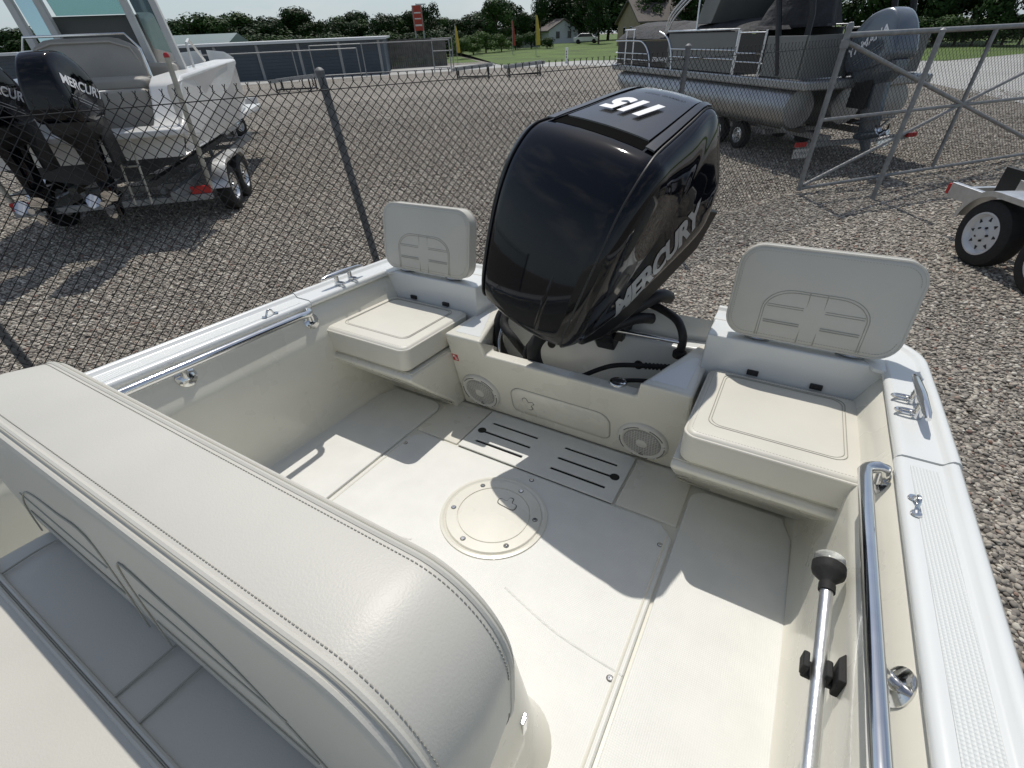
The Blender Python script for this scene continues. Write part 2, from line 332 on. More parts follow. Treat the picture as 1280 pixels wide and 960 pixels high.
# gravel stones, scattered thick near the boat and thinner farther off
def gravel():
    sc = bpy.data.collections.new('stone_shapes')
    rnd = random.Random(3)
    for k in range(7):
        bm = bmesh.new(); bmesh.ops.create_icosphere(bm, subdivisions=2, radius=1)
        sx, sy, sz = 1, rnd.uniform(.62, .95), rnd.uniform(.42, .7); off = Vector((k * 7.3, 1.7, 3.1))
        for v_ in bm.verts:
            d = 1 + .32 * noise.noise(v_.co * 1.1 + off) + .12 * noise.noise(v_.co * 2.6 + off)
            v_.co = Vector((v_.co.x * sx, v_.co.y * sy, v_.co.z * sz)) * d
        me = bpy.data.meshes.new('stone'); bm.to_mesh(me); bm.free(); me.materials.append(M['stone'])
        for p in me.polygons: p.use_smooth = True
        so_ = bpy.data.objects.new('stone', me); sc.objects.link(so_)
    rng = np.random.default_rng(5)
    xs = []; ss = []
    def fill(r0, r1, dens, smin, smax, a0=-90, a1=30):
        n = int(.5 * (r1 * r1 - r0 * r0) * R(a1 - a0) * dens)
        r = np.sqrt(rng.uniform(r0 * r0, r1 * r1, n)); a = rng.uniform(R(a0), R(a1), n)
        x, y = r * np.sin(a), r * np.cos(a)
        s_ = smin + (smax - smin) * rng.random(n) ** 2.2
        ok = ~((x > -1.45) & (x < .30) & (y < 1.55))
        # under the far boats nothing can be seen: thin out nothing else
        xs.append(np.stack([x, y, s_ * rng.uniform(.05, .45, n)], 1)[ok]); ss.append(s_[ok])
    fill(.45, 5.5, 2600, .008, .021, -90, 75); fill(5.5, 9, 1500, .010, .025); fill(9, 14, 600, .014, .029); fill(14, 19, 260, .016, .031); fill(19, 26, 80, .016, .031)
    P_ = np.concatenate(xs); S_ = np.concatenate(ss)
    me = bpy.data.meshes.new('gravel'); me.vertices.add(len(P_)); me.vertices.foreach_set('co', P_.ravel().astype(np.float32))
    at = me.attributes.new('size', 'FLOAT', 'POINT'); at.data.foreach_set('value', S_.astype(np.float32))
    o = bpy.data.objects.new('gravel', me); col.objects.link(o); o['kind'] = 'stuff'; o['label'] = 'loose grey and tan gravel covering the yard'; o['category'] = 'gravel'
    g = bpy.data.node_groups.new('scatter', 'GeometryNodeTree')
    g.interface.new_socket('Geometry', in_out='INPUT', socket_type='NodeSocketGeometry'); g.interface.new_socket('Geometry', in_out='OUTPUT', socket_type='NodeSocketGeometry')
    N = g.nodes.new; gi = N('NodeGroupInput'); go = N('NodeGroupOutput'); m2p = N('GeometryNodeMeshToPoints'); iop = N('GeometryNodeInstanceOnPoints')
    ci = N('GeometryNodeCollectionInfo'); ci.inputs['Collection'].default_value = sc; ci.inputs['Separate Children'].default_value = True; ci.inputs['Reset Children'].default_value = True
    rv = N('FunctionNodeRandomValue'); rv.data_type = 'FLOAT_VECTOR'; rv.inputs[0].default_value = (-.5, -.5, 0); rv.inputs[1].default_value = (.5, .5, 6.283)
    na = N('GeometryNodeInputNamedAttribute'); na.data_type = 'FLOAT'; na.inputs['Name'].default_value = 'size'
    iop.inputs['Pick Instance'].default_value = True
    l = g.links.new
    l(gi.outputs[0], m2p.inputs[0]); l(m2p.outputs[0], iop.inputs['Points']); l(ci.outputs[0], iop.inputs['Instance']); l(rv.outputs[0], iop.inputs['Rotation']); l(na.outputs[0], iop.inputs['Scale']); l(iop.outputs[0], go.inputs[0])
    md = o.modifiers.new('scatter', 'NODES'); md.node_group = g
gravel()

# ================================================================== THE BOAT
MBOAT = Matrix.Translation((0, 0, H)) @ B2W.to_4x4() @ Matrix.Translation((-.57, 0, -HS))
boat = thing('boat', 'open white fibreglass skiff with cream cockpit, stern jump seats and side rails', 'boat', MBOAT)

# hull outside
st_y = [1.68, 1.2, 0, -1.2, -2.2, -2.9, -3.4]; st_w = [.96, .968, .972, .96, .85, .58, .12]
rings = []
for y, ww in zip(st_y, st_w):
    k = ww / 1.0; rise = max(0, (-y - 1.2)) * .09
    rr_ = [(1.0 * ww, .43 + rise), (.985 * ww, .2 + rise), (.95 * ww, .0 + rise), (.86 * ww, -.16 + rise), (.45 * ww, -.28 + rise), (0, -.36 + rise)]
    rings.append([Vector((x, y, z)) for x, z in rr_] + [Vector((-x, y, z)) for x, z in rr_[-2::-1]])
mb = MB(); mb.loft(rings, close=False)
mb.add(rings[0], [tuple(range(len(rings[0])))])
hull = mb.build('hull', M['gelw'], boat, ang=50)
# forward deck closing the bow, behind the viewer
mb = MB(); mb.prism([(-.97, -1.35), (.97, -1.35), (.84, -2.2), (.56, -2.9), (.1, -3.4), (-.1, -3.4), (-.56, -2.9), (-.84, -2.2)], lambda x, y: (x, y, .30), lambda x, y: (x, y, .46))
mb.build('fore_deck', M['gel'], boat, bevel=.02)

# sole
mb = MB(); mb.box((-.87, -1.4, -.06), (.87, 1.42, -.007)); mb.build('sole', M['gel'], boat)
def plate(name, poly, z0, z1, m, parent, bevel=.004, seg=2):
    mb = MB(); mb.prism(poly, lambda x, y: (x, y, z0), lambda x, y: (x, y, z1)); return mb.build(name, m, parent, bevel=bevel, seg=seg)
hatch = plate('floor_hatch', [(-.503, -.6), (.503, -.6), (.503, 1.04), (.46, 1.083), (-.46, 1.083), (-.503, 1.04)], -.02, .002, M['skid'], boat, .006, 3)
for s in (-1, 1):
    pts = [(.511, -1.3), (.805, -1.3), (.805, 1.20), (.775, 1.285)] + arc(.566, 1.23, .055, R(90), R(180), 6)
    plate('sole_panel', [(x * s, y) for x, y in pts], -.02, .003, M['skid'], boat, .005, 3)
    plate('sole_panel', [(.309 * s, 1.093), (.503 * s, 1.093), (.503 * s, 1.30), (.46 * s, 1.345), (.309 * s, 1.345)], -.02, 0.0, M['gel'], boat, .004)
# faint moulded ridge lines in the hatch top
for s in (-1, 1):
    mb = MB(); mb.tube(cr([(.50 * s, .60, .0), (.33 * s, .615, .0), (.16 * s, .66, .0)], 6), .004, 8); mb.build('moulded_ridge', M['skid'], hatch)
    mb = MB(); mb.tube([(.487 * s, -.5, .0), (.487 * s, 1.04, .0)], .0045, 8); mb.build('moulded_ridge', M['gel'], hatch)

# slotted grate lid, a real plate with slots cut through
def grate():
    slots = []
    for sx in (-1, 1):
        for k, yy in enumerate((1.145, 1.207, 1.27)):
            slots.append((sx * .145 + (.012 if sx > 0 else -.012) - .022 * (k - 1) * 0, yy, .20, .012))
    # lay the plate as strips: boxes between slots, keeps edges true
    x0, x1, y0, y1, z0, z1 = -.302, .302, 1.0895, 1.341, -.0035, .003
    xs = sorted(set([x0, x1] + [v for c, y, L, h in slots for v in (c - L / 2, c + L / 2)])); ys = sorted(set([y0, y1] + [v for c, y, L, h in slots for v in (y - h / 2, y + h / 2)]))
    bm = bmesh.new(); g = {}
    for i, x in enumerate(xs):
        for j, y in enumerate(ys): g[i, j] = bm.verts.new((x, y, z1))
    for i in range(len(xs) - 1):
        for j in range(len(ys) - 1):
            cx, cy = (xs[i] + xs[i + 1]) / 2, (ys[j] + ys[j + 1]) / 2
            if not any(abs(cx - c) < L / 2 and abs(cy - y) < h / 2 for c, y, L, h in slots): bm.faces.new((g[i, j], g[i + 1, j], g[i + 1, j + 1], g[i, j + 1]))
    r = bmesh.ops.extrude_face_region(bm, geom=bm.faces[:]); bmesh.ops.translate(bm, vec=(0, 0, z0 - z1), verts=[v for v in r['geom'] if isinstance(v, bmesh.types.BMVert)])
    bmesh.ops.recalc_face_normals(bm, faces=bm.faces); bmesh.ops.dissolve_limit(bm, angle_limit=.01, verts=bm.verts, edges=bm.edges)
    me = bpy.data.meshes.new('floor_grate'); bm.to_mesh(me); bm.free(); me.materials.append(M['skid'])
    o = bpy.data.objects.new('floor_grate', me); col.objects.link(o); o.parent = boat
    b_ = o.modifiers.new('bevel', 'BEVEL'); b_.width = .0025; b_.segments = 2; b_.limit_method = 'ANGLE'
    for sx in (-1, 1):      # finger hole as a shade-black disc at the outer end of the middle slot
        c = sx * .157 + sx * .112
        mb = MB(); mb.lathe([(.016, .0022), (.0165, .0042), (.013, .0046), (.012, .0040), (.0, .0036)], 24, Matrix.Translation((c, 1.207, 0))); mb.build('finger_hole', M['slot'], o)
    mb = MB(); mb.box((-.299, 1.092, -.03), (.299, 1.339, -.0058)); mb.build('slot_shade_box', M['slot'], o)  # black box below the slots, the shade inside them put in as colour
grate()

# round deck plate with six screws
dpl = bpy.data.objects.new('deck_plate', None); col.objects.link(dpl); dpl.parent = boat; dpl.location = (0, .86, .002)
mb = MB(); mb.lathe([(.168, -.002), (.166, .004), (.158, .005), (.150, .001), (.1485, .0035), (.146, .0062), (.1135, .0062), (.1125, .0035)], 64); mb.build('frame_ring', M['gel'], dpl, ang=12)
mb = MB(); mb.lathe([(.111, .000), (.111, .0055), (.1095, .0062), (.06, .0062), (0, .0062)], 64); mb.build('lid', M['gel'], dpl, ang=12)
mb = MB(); mb.lathe([(.149, .0), (.149, .0014), (.147, .0022), (.1466, .0)], 64); mb.build('ring_shadow_gap', M['sealant'], dpl)
def screw_mesh():
    mb = MB(); mb.lathe([(.0062, 0), (.0062, .0015), (.005, .0026), (.0026, .0026), (.0022, .0012), (0, .001)], 14); return mb
for k in range(6):
    a = R(60 * k + 18); o = screw_mesh().build('screw', M['steel'], dpl); o.location = (.1295 * math.cos(a), .1295 * math.sin(a), .0061)
    mb = MB(); mb.lathe([(.0085, 0), (.0083, .0005), (.006, .0006)], 14); mb.build('screw_recess', M['groove'], dpl).location = (.1295 * math.cos(a), .1295 * math.sin(a), .0061)
def latch(parent, mtx, sc_=1.0):
    """keyhole finger latch outline: a three lobed cut"""
    base = [(-.032, .006), (-.026, .014), (-.010, .012), (-.005, .016), (-.004, .028), (.002, .032), (.010, .030), (.012, .017), (.017, .012), (.030, .011), (.034, -.002), (.027, -.013), (.0, -.012), (-.026, -.008)]
    p = cr([(x * sc_, y * sc_, 0) for x, y in base], 4, True)
    mb = MB(); mb.tube([mtx @ q for q in p], .0014 * sc_, 6, True); mb.build('latch_outline', M['groove'], parent)
    mb = MB(); mb.loft([[mtx @ (q * .96) for q in p], [mtx @ (q * .9 + Vector((0, 0, .002))) for q in p]]); mb.build('latch', M['gel'], parent)
latch(dpl, Matrix.Translation((.015, .052, .0064)))
for x, y in ((.478, 1.0), (-.478, 1.0), (.478, .58), (-.478, .58), (.03, 1.055), (.478, .2)):
    o = screw_mesh().build('floor_screw', M['steel'], boat); o.location = (x, y, .0018)
    mb = MB(); mb.lathe([(.0085, 0), (.0083, .0006), (.006, .0007)], 14); mb.build('screw_recess', M['groove'], o)

# cockpit side walls with a ledge
prof = [(.785, -.006), (.806, -.001), (.821, .013), (.829, .04), (.832, .09), (.838, .335), (.8405, .349), (.846, .361), (.867, .406), (.888, .452), (.93, .462)]
for s in (-1, 1):
    rings = [[Vector((x * s, y, z)) for x, z in prof] for y in (-1.38, -.6, 0, .6, 1.2, 1.47)]
    mb = MB(); mb.loft(rings, close=False); mb.build('side_wall', M['gel'], boat, ang=60)
# gunwale cap swept round the stern corners
capp = [(-.100, .455), (-.107, .461), (-.109, .469), (-.106, .476), (-.098, .4805), (-.088, .481), (-.022, .481), (-.017, .4825), (-.011, .489), (-.003, .494), (.010, .4935), (.020, .488), (.026, .477), (.027, .460), (.023, .442), (.012, .425)]
capp = [(d * (.82 if d < 0 else .6), z) for d, z in capp]
def sweep_cap(name, path, nrm, m, zoff=0):
    rings = [[Vector((p[0] + n_[0] * d, p[1] + n_[1] * d, z + zoff)) for d, z in capp] for p, n_ in zip(path, nrm)]
    mb = MB(); mb.loft(rings, close=True); return mb.build(name, m, boat, ang=45)
for s in (-1, 1):
    pth = [(.965 * s, y) for y in (-1.38, -.8, 0, .5, 1.026)]; cap = sweep_cap('gunwale', pth, [(s, 0)] * 5, M['gelw'])
    pth = [(.965 * s, 1.03), (.970 * s, 1.3), (.972 * s, 1.50)]; nr = [(s, 0)] * 3
    for k in range(1, 13):
        a = R(90 * k / 12); pth.append(((.812 + .16 * math.cos(a)) * s, 1.50 + .16 * math.sin(a))); nr.append((math.cos(a) * s, math.sin(a)))
    pth += [(.62 * s, 1.66), (.43 * s, 1.66)]; nr += [(0, 1)] * 2
    cap2 = sweep_cap('stern_gunwale', pth, nr, M['gelw'], .0025)
    # textured strip
    plate('nonskid_strip', [(.897 * s, -1.3), (.941 * s, -1.3), (.941 * s, 1.0), (.897 * s, 1.0)], .480, .4822, M['skid2'], cap, .0008, 1)
    # stern deck block behind the seat well
    mb = MB(); mb.prism([(.432, 1.445), (.90, 1.445), (.93, 1.40), (.942, 1.40), (.942, 1.50), (.92, 1.58), (.85, 1.64), (.77, 1.655), (.432, 1.655)], lambda x, y: (x * s, y, .20), lambda x, y: (x * s, y, .4795))
    mb.build('stern_deck', M['gelw'], boat, bevel=.012, seg=4)
    plate('corner_pad', [(.80 * s, 1.57), (.86 * s, 1.56), (.895 * s, 1.50), (.905 * s, 1.42), (.86 * s, 1.43)], .470, .4815, M['gelw'], boat, .002)
    # moulded seat base below the jump seat
    mb = MB(); mb.prism([(1.052, .272), (1.040, .255), (1.062, .232), (1.16, .14), (1.285, .03), (1.30, -.004), (1.46, -.004), (1.46, .272)], lambda y, z: (.452 * s, y, z), lambda y, z: (.862 * s, y, z))
    mb.build('seat_base', M['gel'], boat, bevel=.02, seg=4)
    mb = MB(); mb.tube([(.56 * s, 1.289, .012), (.47 * s, 1.285, .022), (.462 * s, 1.24, .062), (.463 * s, 1.17, .126), (.50 * s, 1.12, .172)], .0022, 6); mb.build('panel_seam', M['seam'], boat)
    # seat well floor
    mb = MB(); mb.box((min(.455 * s, .88 * s), 1.06, .2725), (max(.455 * s, .88 * s), 1.449, .2755)); mb.build('seat_shelf', M['gel'], boat)

# splash well: front wall with notch, two knees, well floor - one moulding
def splash_well():
    A, B, G = (1.352, -.004), (1.268, .300), (1.251, .360); C, D = (1.325, .300), (1.372, .12); J, E_, F_ = (1.62, .360), (1.62, .12), (1.62, -.004)
    v = {}; vs_ = []
    def V(k, X, yz):
        if (k, X) not in v: v[k, X] = len(vs_); vs_.append((X, *yz))
        return v[k, X]
    def inner(k, s): return {'A': .285, 'B': .285, 'G': .292, 'J': .40, 'E': .40, 'C': .285, 'D': .30}[k] * s
    P_ = dict(A=A, B=B, G=G, C=C, D=D, J=J, E=E_, F=F_)
    def I(k, s): return V(k + 'i', round(inner(k, s), 4), P_[k])
    def O(k, s): return V(k + 'o', .452 * s, P_[k])
    fs = []
    for s in (-1, 1):
        fs += [(O('A', s), I('A', s), I('B', s), O('B', s)), (O('B', s), I('B', s), I('G', s), O('G', s)), (O('G', s), I('G', s), I('J', s), O('J', s)),
               (I('B', s), I('G', s), I('J', s), I('E', s), I('D', s), I('C', s)), (O('A', s), O('B', s), O('G', s), O('J', s), O('F', s)), (O('J', s), I('J', s), I('E', s), O('F', s))]
    fs += [(I('A', -1), I('A', 1), I('B', 1), I('B', -1)), (I('B', -1), I('B', 1), I('C', 1), I('C', -1)), (I('C', -1), I('C', 1), I('D', 1), I('D', -1)), (I('D', -1), I('D', 1), I('E', 1), I('E', -1)),
           (I('E', -1), I('E', 1), O('F', 1), O('F', -1)), (O('F', -1), O('F', 1), O('A', 1), I('A', 1), I('A', -1), O('A', -1))]
    mb = MB(); mb.add(vs_, fs); return mb.build('splash_well', M['gel'], boat, bevel=.011, seg=4)
well = splash_well()
mb = MB(); mb.prism([(-.448, -.3), (.448, -.3), (.448, .352), (.36, .345), (.33, .338), (-.33, .338), (-.36, .345), (-.448, .352)], lambda x, z: (x, 1.605, z), lambda x, z: (x, 1.678, z)); mb.build('transom', M['gelw'], boat, bevel=.01)
for s in (-1, 1):
    plate('knee_pad', [(x * s, y) for x, y in ((.312, 1.285), (.425, 1.285), (.425, 1.50), (.40, 1.50))], .355, .3612, M['gelw'], boat, .0015)
# wall frame: point on sloping front wall, u across, h up the wall
wn = Vector((0, -.3, -.083)).normalized(); wu = Vector((0, -.084, .304)).normalized()
def wallm(x, h): 
    o = Vector((x, 1.352, -.004)) + wu * h; X = Vector((1, 0, 0)); Z = wn; Y = wu
    return Matrix(((X.x, Y.x, Z.x, o.x), (X.y, Y.y, Z.y, o.y), (X.z, Y.z, Z.z, o.z), (0, 0, 0, 1)))
# access hatch in the wall
acc = bpy.data.objects.new('access_hatch', None); col.objects.link(acc); acc.parent = boat; acc.matrix_local = wallm(0, .118)
hp3 = [Vector((x, y, 0)) for x, y in arc(.15, .02, .05, 0, R(90), 8) + arc(-.15, .02, .05, R(90), R(180), 8) + arc(-.17, -.035, .03, R(180), R(270), 5) + arc(.17, -.035, .03, R(270), R(360), 5)]
mb = MB(); mb.tube([p + Vector((0, 0, .0005)) for p in hp3], .0018, 6, True); mb.build('hatch_seam', M['seam'], acc)
mb = MB(); mb.loft([[p * .985 for p in hp3], [p * .985 + Vector((0, 0, .002)) for p in hp3], [p * .965 + Vector((0, 0, .004)) for p in hp3]]); mb.build('hatch_panel', M['gel'], acc, ang=60)
latch(acc, Matrix.Translation((-.13, .0, .0042)) @ Matrix.Rotation(R(-60), 4, 'Z'), .95)
# speakers
def speaker(x):
    sp_ = bpy.data.objects.new('speaker', None); col.objects.link(sp_); sp_.parent = boat; sp_.matrix_local = wallm(x, .108)
    mb = MB(); mb.lathe([(.088, 0), (.087, .008), (.083, .013), (.074, .015), (.068, .0135), (.065, .010)], 48); mb.build('outer_ring', M['grill'], sp_)
    mb = MB(); mb.lathe([(.0655, .006), (.064, .0115), (.045, .0135), (.0, .0145)], 48); mb.build('grille', M['grilld'], sp_)
    for a0 in (28, 100, 172, 244, 316):
        mb = MB(); mb.tube([(.0775 * math.cos(R(a)), .0775 * math.sin(R(a)), .0150) for a in range(a0, a0 + 46, 5)], .0016, 6); mb.build('ring_slot', M['groove'], sp_)
    for k in range(6):
        a = R(60 * k + 10); o = screw_mesh().build('screw', M['steel'], sp_); o.location = (.0775 * math.cos(a), .0775 * math.sin(a), .0145); o.scale = (.6, .6, .6)
    for k in range(-6, 7):           # grille lattice bars
        L = math.sqrt(max(0, .062 ** 2 - (k * .009) ** 2))
        mb = MB(); mb.tube([(k * .009, -L, .0125), (k * .009, 0, .0152), (k * .009, L, .0125)], .0011, 5); mb.build('grille_bar', M['grill'], sp_)
        mb = MB(); mb.tube([(-L, k * .009, .0126), (0, k * .009, .0153), (L, k * .009, .0126)], .0011, 5); mb.build('grille_bar', M['grill'], sp_)
    mb = MB(); mb.lathe([(.02, .0145), (.019, .0165), (.012, .018), (.0, .0185)], 24); mb.build('dust_cap', M['grill'], sp_)
    mb = MB(); mb.prism([(-.008, -.062), (.008, -.062), (0, -.05)], lambda x, y: (x, y, .0125), lambda x, y: (x, y, .0155)); mb.build('emblem', M['groove'], sp_)
speaker(-.342); speaker(.318)
# red warning sticker
st = bpy.data.objects.new('warning_sticker', None); col.objects.link(st); st.parent = boat; st.matrix_local = wallm(-.43, .262)
mb = MB(); mb.box((-.013, -.016, 0), (.013, .016, .0008)); mb.build('red_field', M['red'], st)
for x0, y0, x1, y1 in ((-.010, .0015, .010, .003), (-.001, -.013, .0006, .013), (-.0095, .006, -.003, .012), (.003, -.010, .009, -.004)):
    mb = MB(); mb.box((x0, y0, .0008), (x1, y1, .0013)); mb.build('white_mark', M['white'], st)
# deck fill cap on the lip, bulkhead fittings, cables in the well
mb = MB(); mb.lathe([(.03, 0), (.03, .006), (.027, .010), (.018, .012), (.0, .011)], 24, Matrix.Translation((.208, 1.318, .298))); o = mb.build('fill_cap', M['steel'], boat)
mb = MB(); mb.box((.188, 1.315, .310), (.228, 1.321, .314)); mb.build('cap_key_slot', M['blackm'], o)
for x in (-.17, .20):
    mb = MB(); mb.lathe([(.018, 0), (.018, .004), (.008, .005), (.0, .003)], 20, Matrix.Translation((x, 1.605, .23)) @ Matrix.Rotation(R(90), 4, 'X')); mb.build('drain_fitting', M['rubber'], boat)
def cable(name, pts, r, m=M['rubber']): mb = MB(); mb.tube(cr(pts, 8), r, 10); return mb.build(name, m, boat)
cable('control_cable', [(.05, 1.40, .24), (.14, 1.45, .283), (.25, 1.488, .295), (.36, 1.545, .285), (.43, 1.565, .26)], .009)
c2 = cable('control_cable', [(.12, 1.39, .22), (.20, 1.425, .252), (.32, 1.47, .258), (.42, 1.51, .25)], .008)
for k in range(9):
    mb = MB(); x = .25 + k * .012; mb.tube([(x, 1.488 + k * .0063, .2945 - k * .0009), (x + .005, 1.4905 + k * .0063, .2945 - k * .0009)], .0125, 12); mb.build('cable_rib', M['rubber'], c2)
# jump seats
def jump_seat(s):
    cx = .669 * s
    mb = pillow(.408, .395, .098, .035, .02, .007, mtx=Matrix.Translation((cx, 1.243, .2775))); sc_ = mb.build('seat_cushion', M['vinyl2'], boat, ang=80)
    # piping
    for z in (.2775 + .098 - .012,):
        p = [Vector((cx + x, 1.243 + y, z)) for x, y in rrect(.408 - .006, .395 - .006, .033, 8)]
        mb = MB(); mb.tube(p, .0042, 8, True); mb.build('piping', M['vinyl2'], sc_)
        mb = MB(); dashes(mb, [Vector((cx + x, 1.243 + y, .2775 + .0975)) for x, y in rrect(.408 - .034, .395 - .034, .022, 8)] , .0006, .0035, .0022); mb.build('stitching', M['thread'], sc_)
    for ins in (.095, .108):
        p = [Vector((cx + x, 1.255 + y, .2775 + .1015)) for x, y in rrect(.408 - ins, .395 - ins, .03, 6)]
        mb = MB(); mb.tube(p, .0011, 5, True); mb.build('seam', M['seam'], sc_)
    for dx in (-.085, .085):
        mb = MB(); mb.box((cx + dx - .016, 1.437, .375), (cx + dx + .016, 1.447, .391)); mb.build('hinge_pad', M['blackm'], boat, bevel=.002)
    # backrest, standing on the stern deck, leaning a little aft
    bm_ = Matrix.Translation((.688 * s, 1.468, .625)) @ Matrix.Rotation(R(90 - 7), 4, 'X') @ Matrix.Translation((0, 0, -.055))
    mb = pillow(.435, .262, .055, .058, .014, .006, mtx=bm_); br = mb.build('seat_backrest', M['vinyl'], boat, ang=80)
    for t_ in (.055 - .006, .006):
        mb = MB(); mb.tube([bm_ @ Vector((x, y, t_)) for x, y in rrect(.435 - .004, .262 - .004, .057, 8)], .0036, 8, True); mb.build('piping', M['vinyl'], br)
    mb = MB(); dashes(mb, [bm_ @ Vector((x, y, .0555)) for x, y in rrect(.435 - .028, .262 - .028, .045, 8)], .0006, .0035, .0022); mb.build('stitching', M['thread'], br)
    F = lambda x, y: bm_ @ Vector((x, y, .0612 - .9 * (max(abs(x) - .14, 0) * .06 + max(-y - .07, 0) * .12)))
    for ins in (0, .006):
        arch = [F(-.13 + ins, -.122)] + [F(-.13 + ins + .075 * (1 - math.cos(R(a))), -.04 + (.06 - ins) * math.sin(R(a))) for a in range(0, 91, 10)] + [F(.13 - ins - .075 * (1 - math.cos(R(a))), -.04 + (.06 - ins) * math.sin(R(a))) for a in range(90, -1, -10)] + [F(.13 - ins, -.122)]
        mb = MB(); mb.tube(arch, .0011, 5); mb.build('seam', M['seam'], br)
    for x in (-.021, .021):
        mb = MB(); mb.tube([F(x, -.125), F(x, .018)], .0014, 5); mb.build('seam', M['seam'], br)
    for y in (-.025, -.031, -.072, -.078):
        for sx in (-1, 1):
            mb = MB(); mb.tube([F(sx * .026, y), F(sx * .118, y)], .0010, 5); mb.build('seam', M['seam'], br)
    for dx in (-.12, .12):
        mb = MB(); x = (.688 * s) + dx
        mb.tube(cr([(x - .03, 1.50, .481), (x - .03, 1.475, .487), (x, 1.462, .489), (x + .03, 1.475, .487), (x + .03, 1.50, .481)], 6), .004, 8); mb.box((x - .025, 1.49, .480), (x + .025, 1.53, .500)); mb.build('hinge', M['steel'], br)
jump_seat(-1); jump_seat(1)
# grab rails
def rail(s):
    X = .826 * s; z = .466
    pts = [(X, -1.1, z), (X, -.5, z), (X, .2, z), (X, .93, z)] + [(X + s * .035 * (1 - math.cos(R(a))), .93 + .035 * math.sin(R(a)) + .028, z - .004) for a in (15, 35, 55, 75, 90)] + [(.868 * s, 1.004, z - .046)]
    mb = MB(); mb.tube(pts, .0125, 16); r_ = mb.build('grab_rail', M['steel'], boat)
    for y in (1.005, .545, -.35):
        z2 = .414
        ax_ = Vector((-.908 * s, 0, .418)); mt = Matrix.Translation((.8705 * s, y, z2)) @ ax_.to_track_quat('Z', 'Y').to_matrix().to_4x4()
        mb = MB(); mb.lathe([(.030, 0), (.030, .003), (.024, .006), (.013, .010), (.0, .011)], 28, mt); fl = mb.build('flange', M['steel'], r_)
        if y < 1:
            mb = MB(); mb.tube([(.870 * s, y, z2), (X + .018 * s, y - .010, z - .022), (X, y - .016, z - .004)], .0095, 12); mb.build('stanchion', M['steel'], r_)
        for a in (90, 210, 330):
            q = mt @ Vector((.023 * math.cos(R(a)), .023 * math.sin(R(a)), .0055)); mb = MB(); mb.lathe([(.005, 0), (.005, .001), (.0, .003)], 12, mt @ Matrix.Translation((.022 * math.cos(R(a)), .022 * math.sin(R(a)), .005))); mb.build('flange_screw', M['galv'], r_)
rail(-1); rail(1)
def cleat(s):
    x = .925 * s; y = 1.235; z = .4835
    mb = MB(); mb.tube([(x, y - .105, z + .038), (x, y - .08, z + .041), (x, y, z + .042), (x, y + .08, z + .041), (x, y + .105, z + .038)], [.005, .0085, .0105, .0085, .005], 14); c_ = mb.build('cleat', M['steel'], boat)
    for dy in (-.034, .034):
        mb = MB(); mb.tube([(x, y + dy, z - .002), (x, y + dy, z + .04)], [.011, .0075], 12); mb.build('cleat_foot', M['steel'], c_)
        mb = MB(); mb.tube([(x + .021 * math.cos(R(a)) - s * .019, y + dy + .008 * math.sin(R(a)), z + .010) for a in range(0, 360, 20)], .0042, 8, True); mb.build('cleat_loop', M['steel'], c_)
    y = .87; x = .893 * s
    mb = MB(); mb.tube(cr([(x, y - .024, z), (x, y - .014, z + .004), (x, y - .006, z + .017), (x, y + .006, z + .017), (x, y + .014, z + .004), (x, y + .024, z)], 5), .0035, 8)
    for dy in (-.022, .022): mb.lathe([(.009, 0), (.008, .003), (0, .004)], 14, Matrix.Translation((x, y + dy, z - .001)))
    mb.build('pad_eye', M['steel'], boat)
cleat(-1); cleat(1)
# clip for the light staff, fixed to the side wall
mb = MB(); mb.box((.782, .585, .290), (.837, .615, .3005)); mb.box((.779, .585, .296), (.789, .615, .322)); mb.box((.812, .585, .296), (.822, .615, .322)); mb.prism([(.826, .580), (.838, .580), (.838, .635), (.826, .620)], lambda x, y: (x, y, .285), lambda x, y: (x, y, .330))
mb.build('staff_clip', M['rubber'], boat, bevel=.003)

# the hull narrows towards the bow: taper everything that follows its sides
TAPER = {'side_wall', 'gunwale', 'nonskid_strip', 'grab_rail', 'flange', 'stanchion', 'flange_screw', 'hull', 'pad_eye', 'sole', 'fore_deck', 'staff_clip'}
for o in list(bpy.data.objects):
    if o.type == 'MESH' and o.name.split('.')[0] in TAPER and (o.parent == boat or (o.parent and o.parent.parent == boat)):
        for v_ in o.data.vertices:
            k_ = 1 - .030 * min(2.4, max(0, 1.1 - v_.co.y)); v_.co.x *= k_
# stowed light staff
staff = thing('light_staff', 'aluminium stern light staff with black collar and clear lens, clipped along the inner cockpit wall', 'boat light', MBOAT @ Matrix.Translation((.790, .335, .245)))
axis = (Vector((.794, .755, .345)) - Vector((.790, .335, .245)))
mb = MB(); mb.tube([axis * -.55, axis * .2, axis * .6, axis * .97], .0105, 14); mb.build('pole', M['alu'], staff)
q = axis.to_track_quat('Z', 'Y').to_matrix().to_4x4(); hm = Matrix.Translation(axis * .955) @ q
mb = MB(); mb.lathe([(.0135, 0), (.0135, .014), (.012, .016), (.0125, .02), (.026, .034), (.0275, .04), (.0275, .054), (.025, .056)], 24, hm); mb.build('collar', M['rubber'], staff)
mb = MB(); mb.lathe([(.0262, .056), (.0265, .068), (.024, .072), (0, .073)], 24, hm); mb.build('lens', M['clear'], staff)

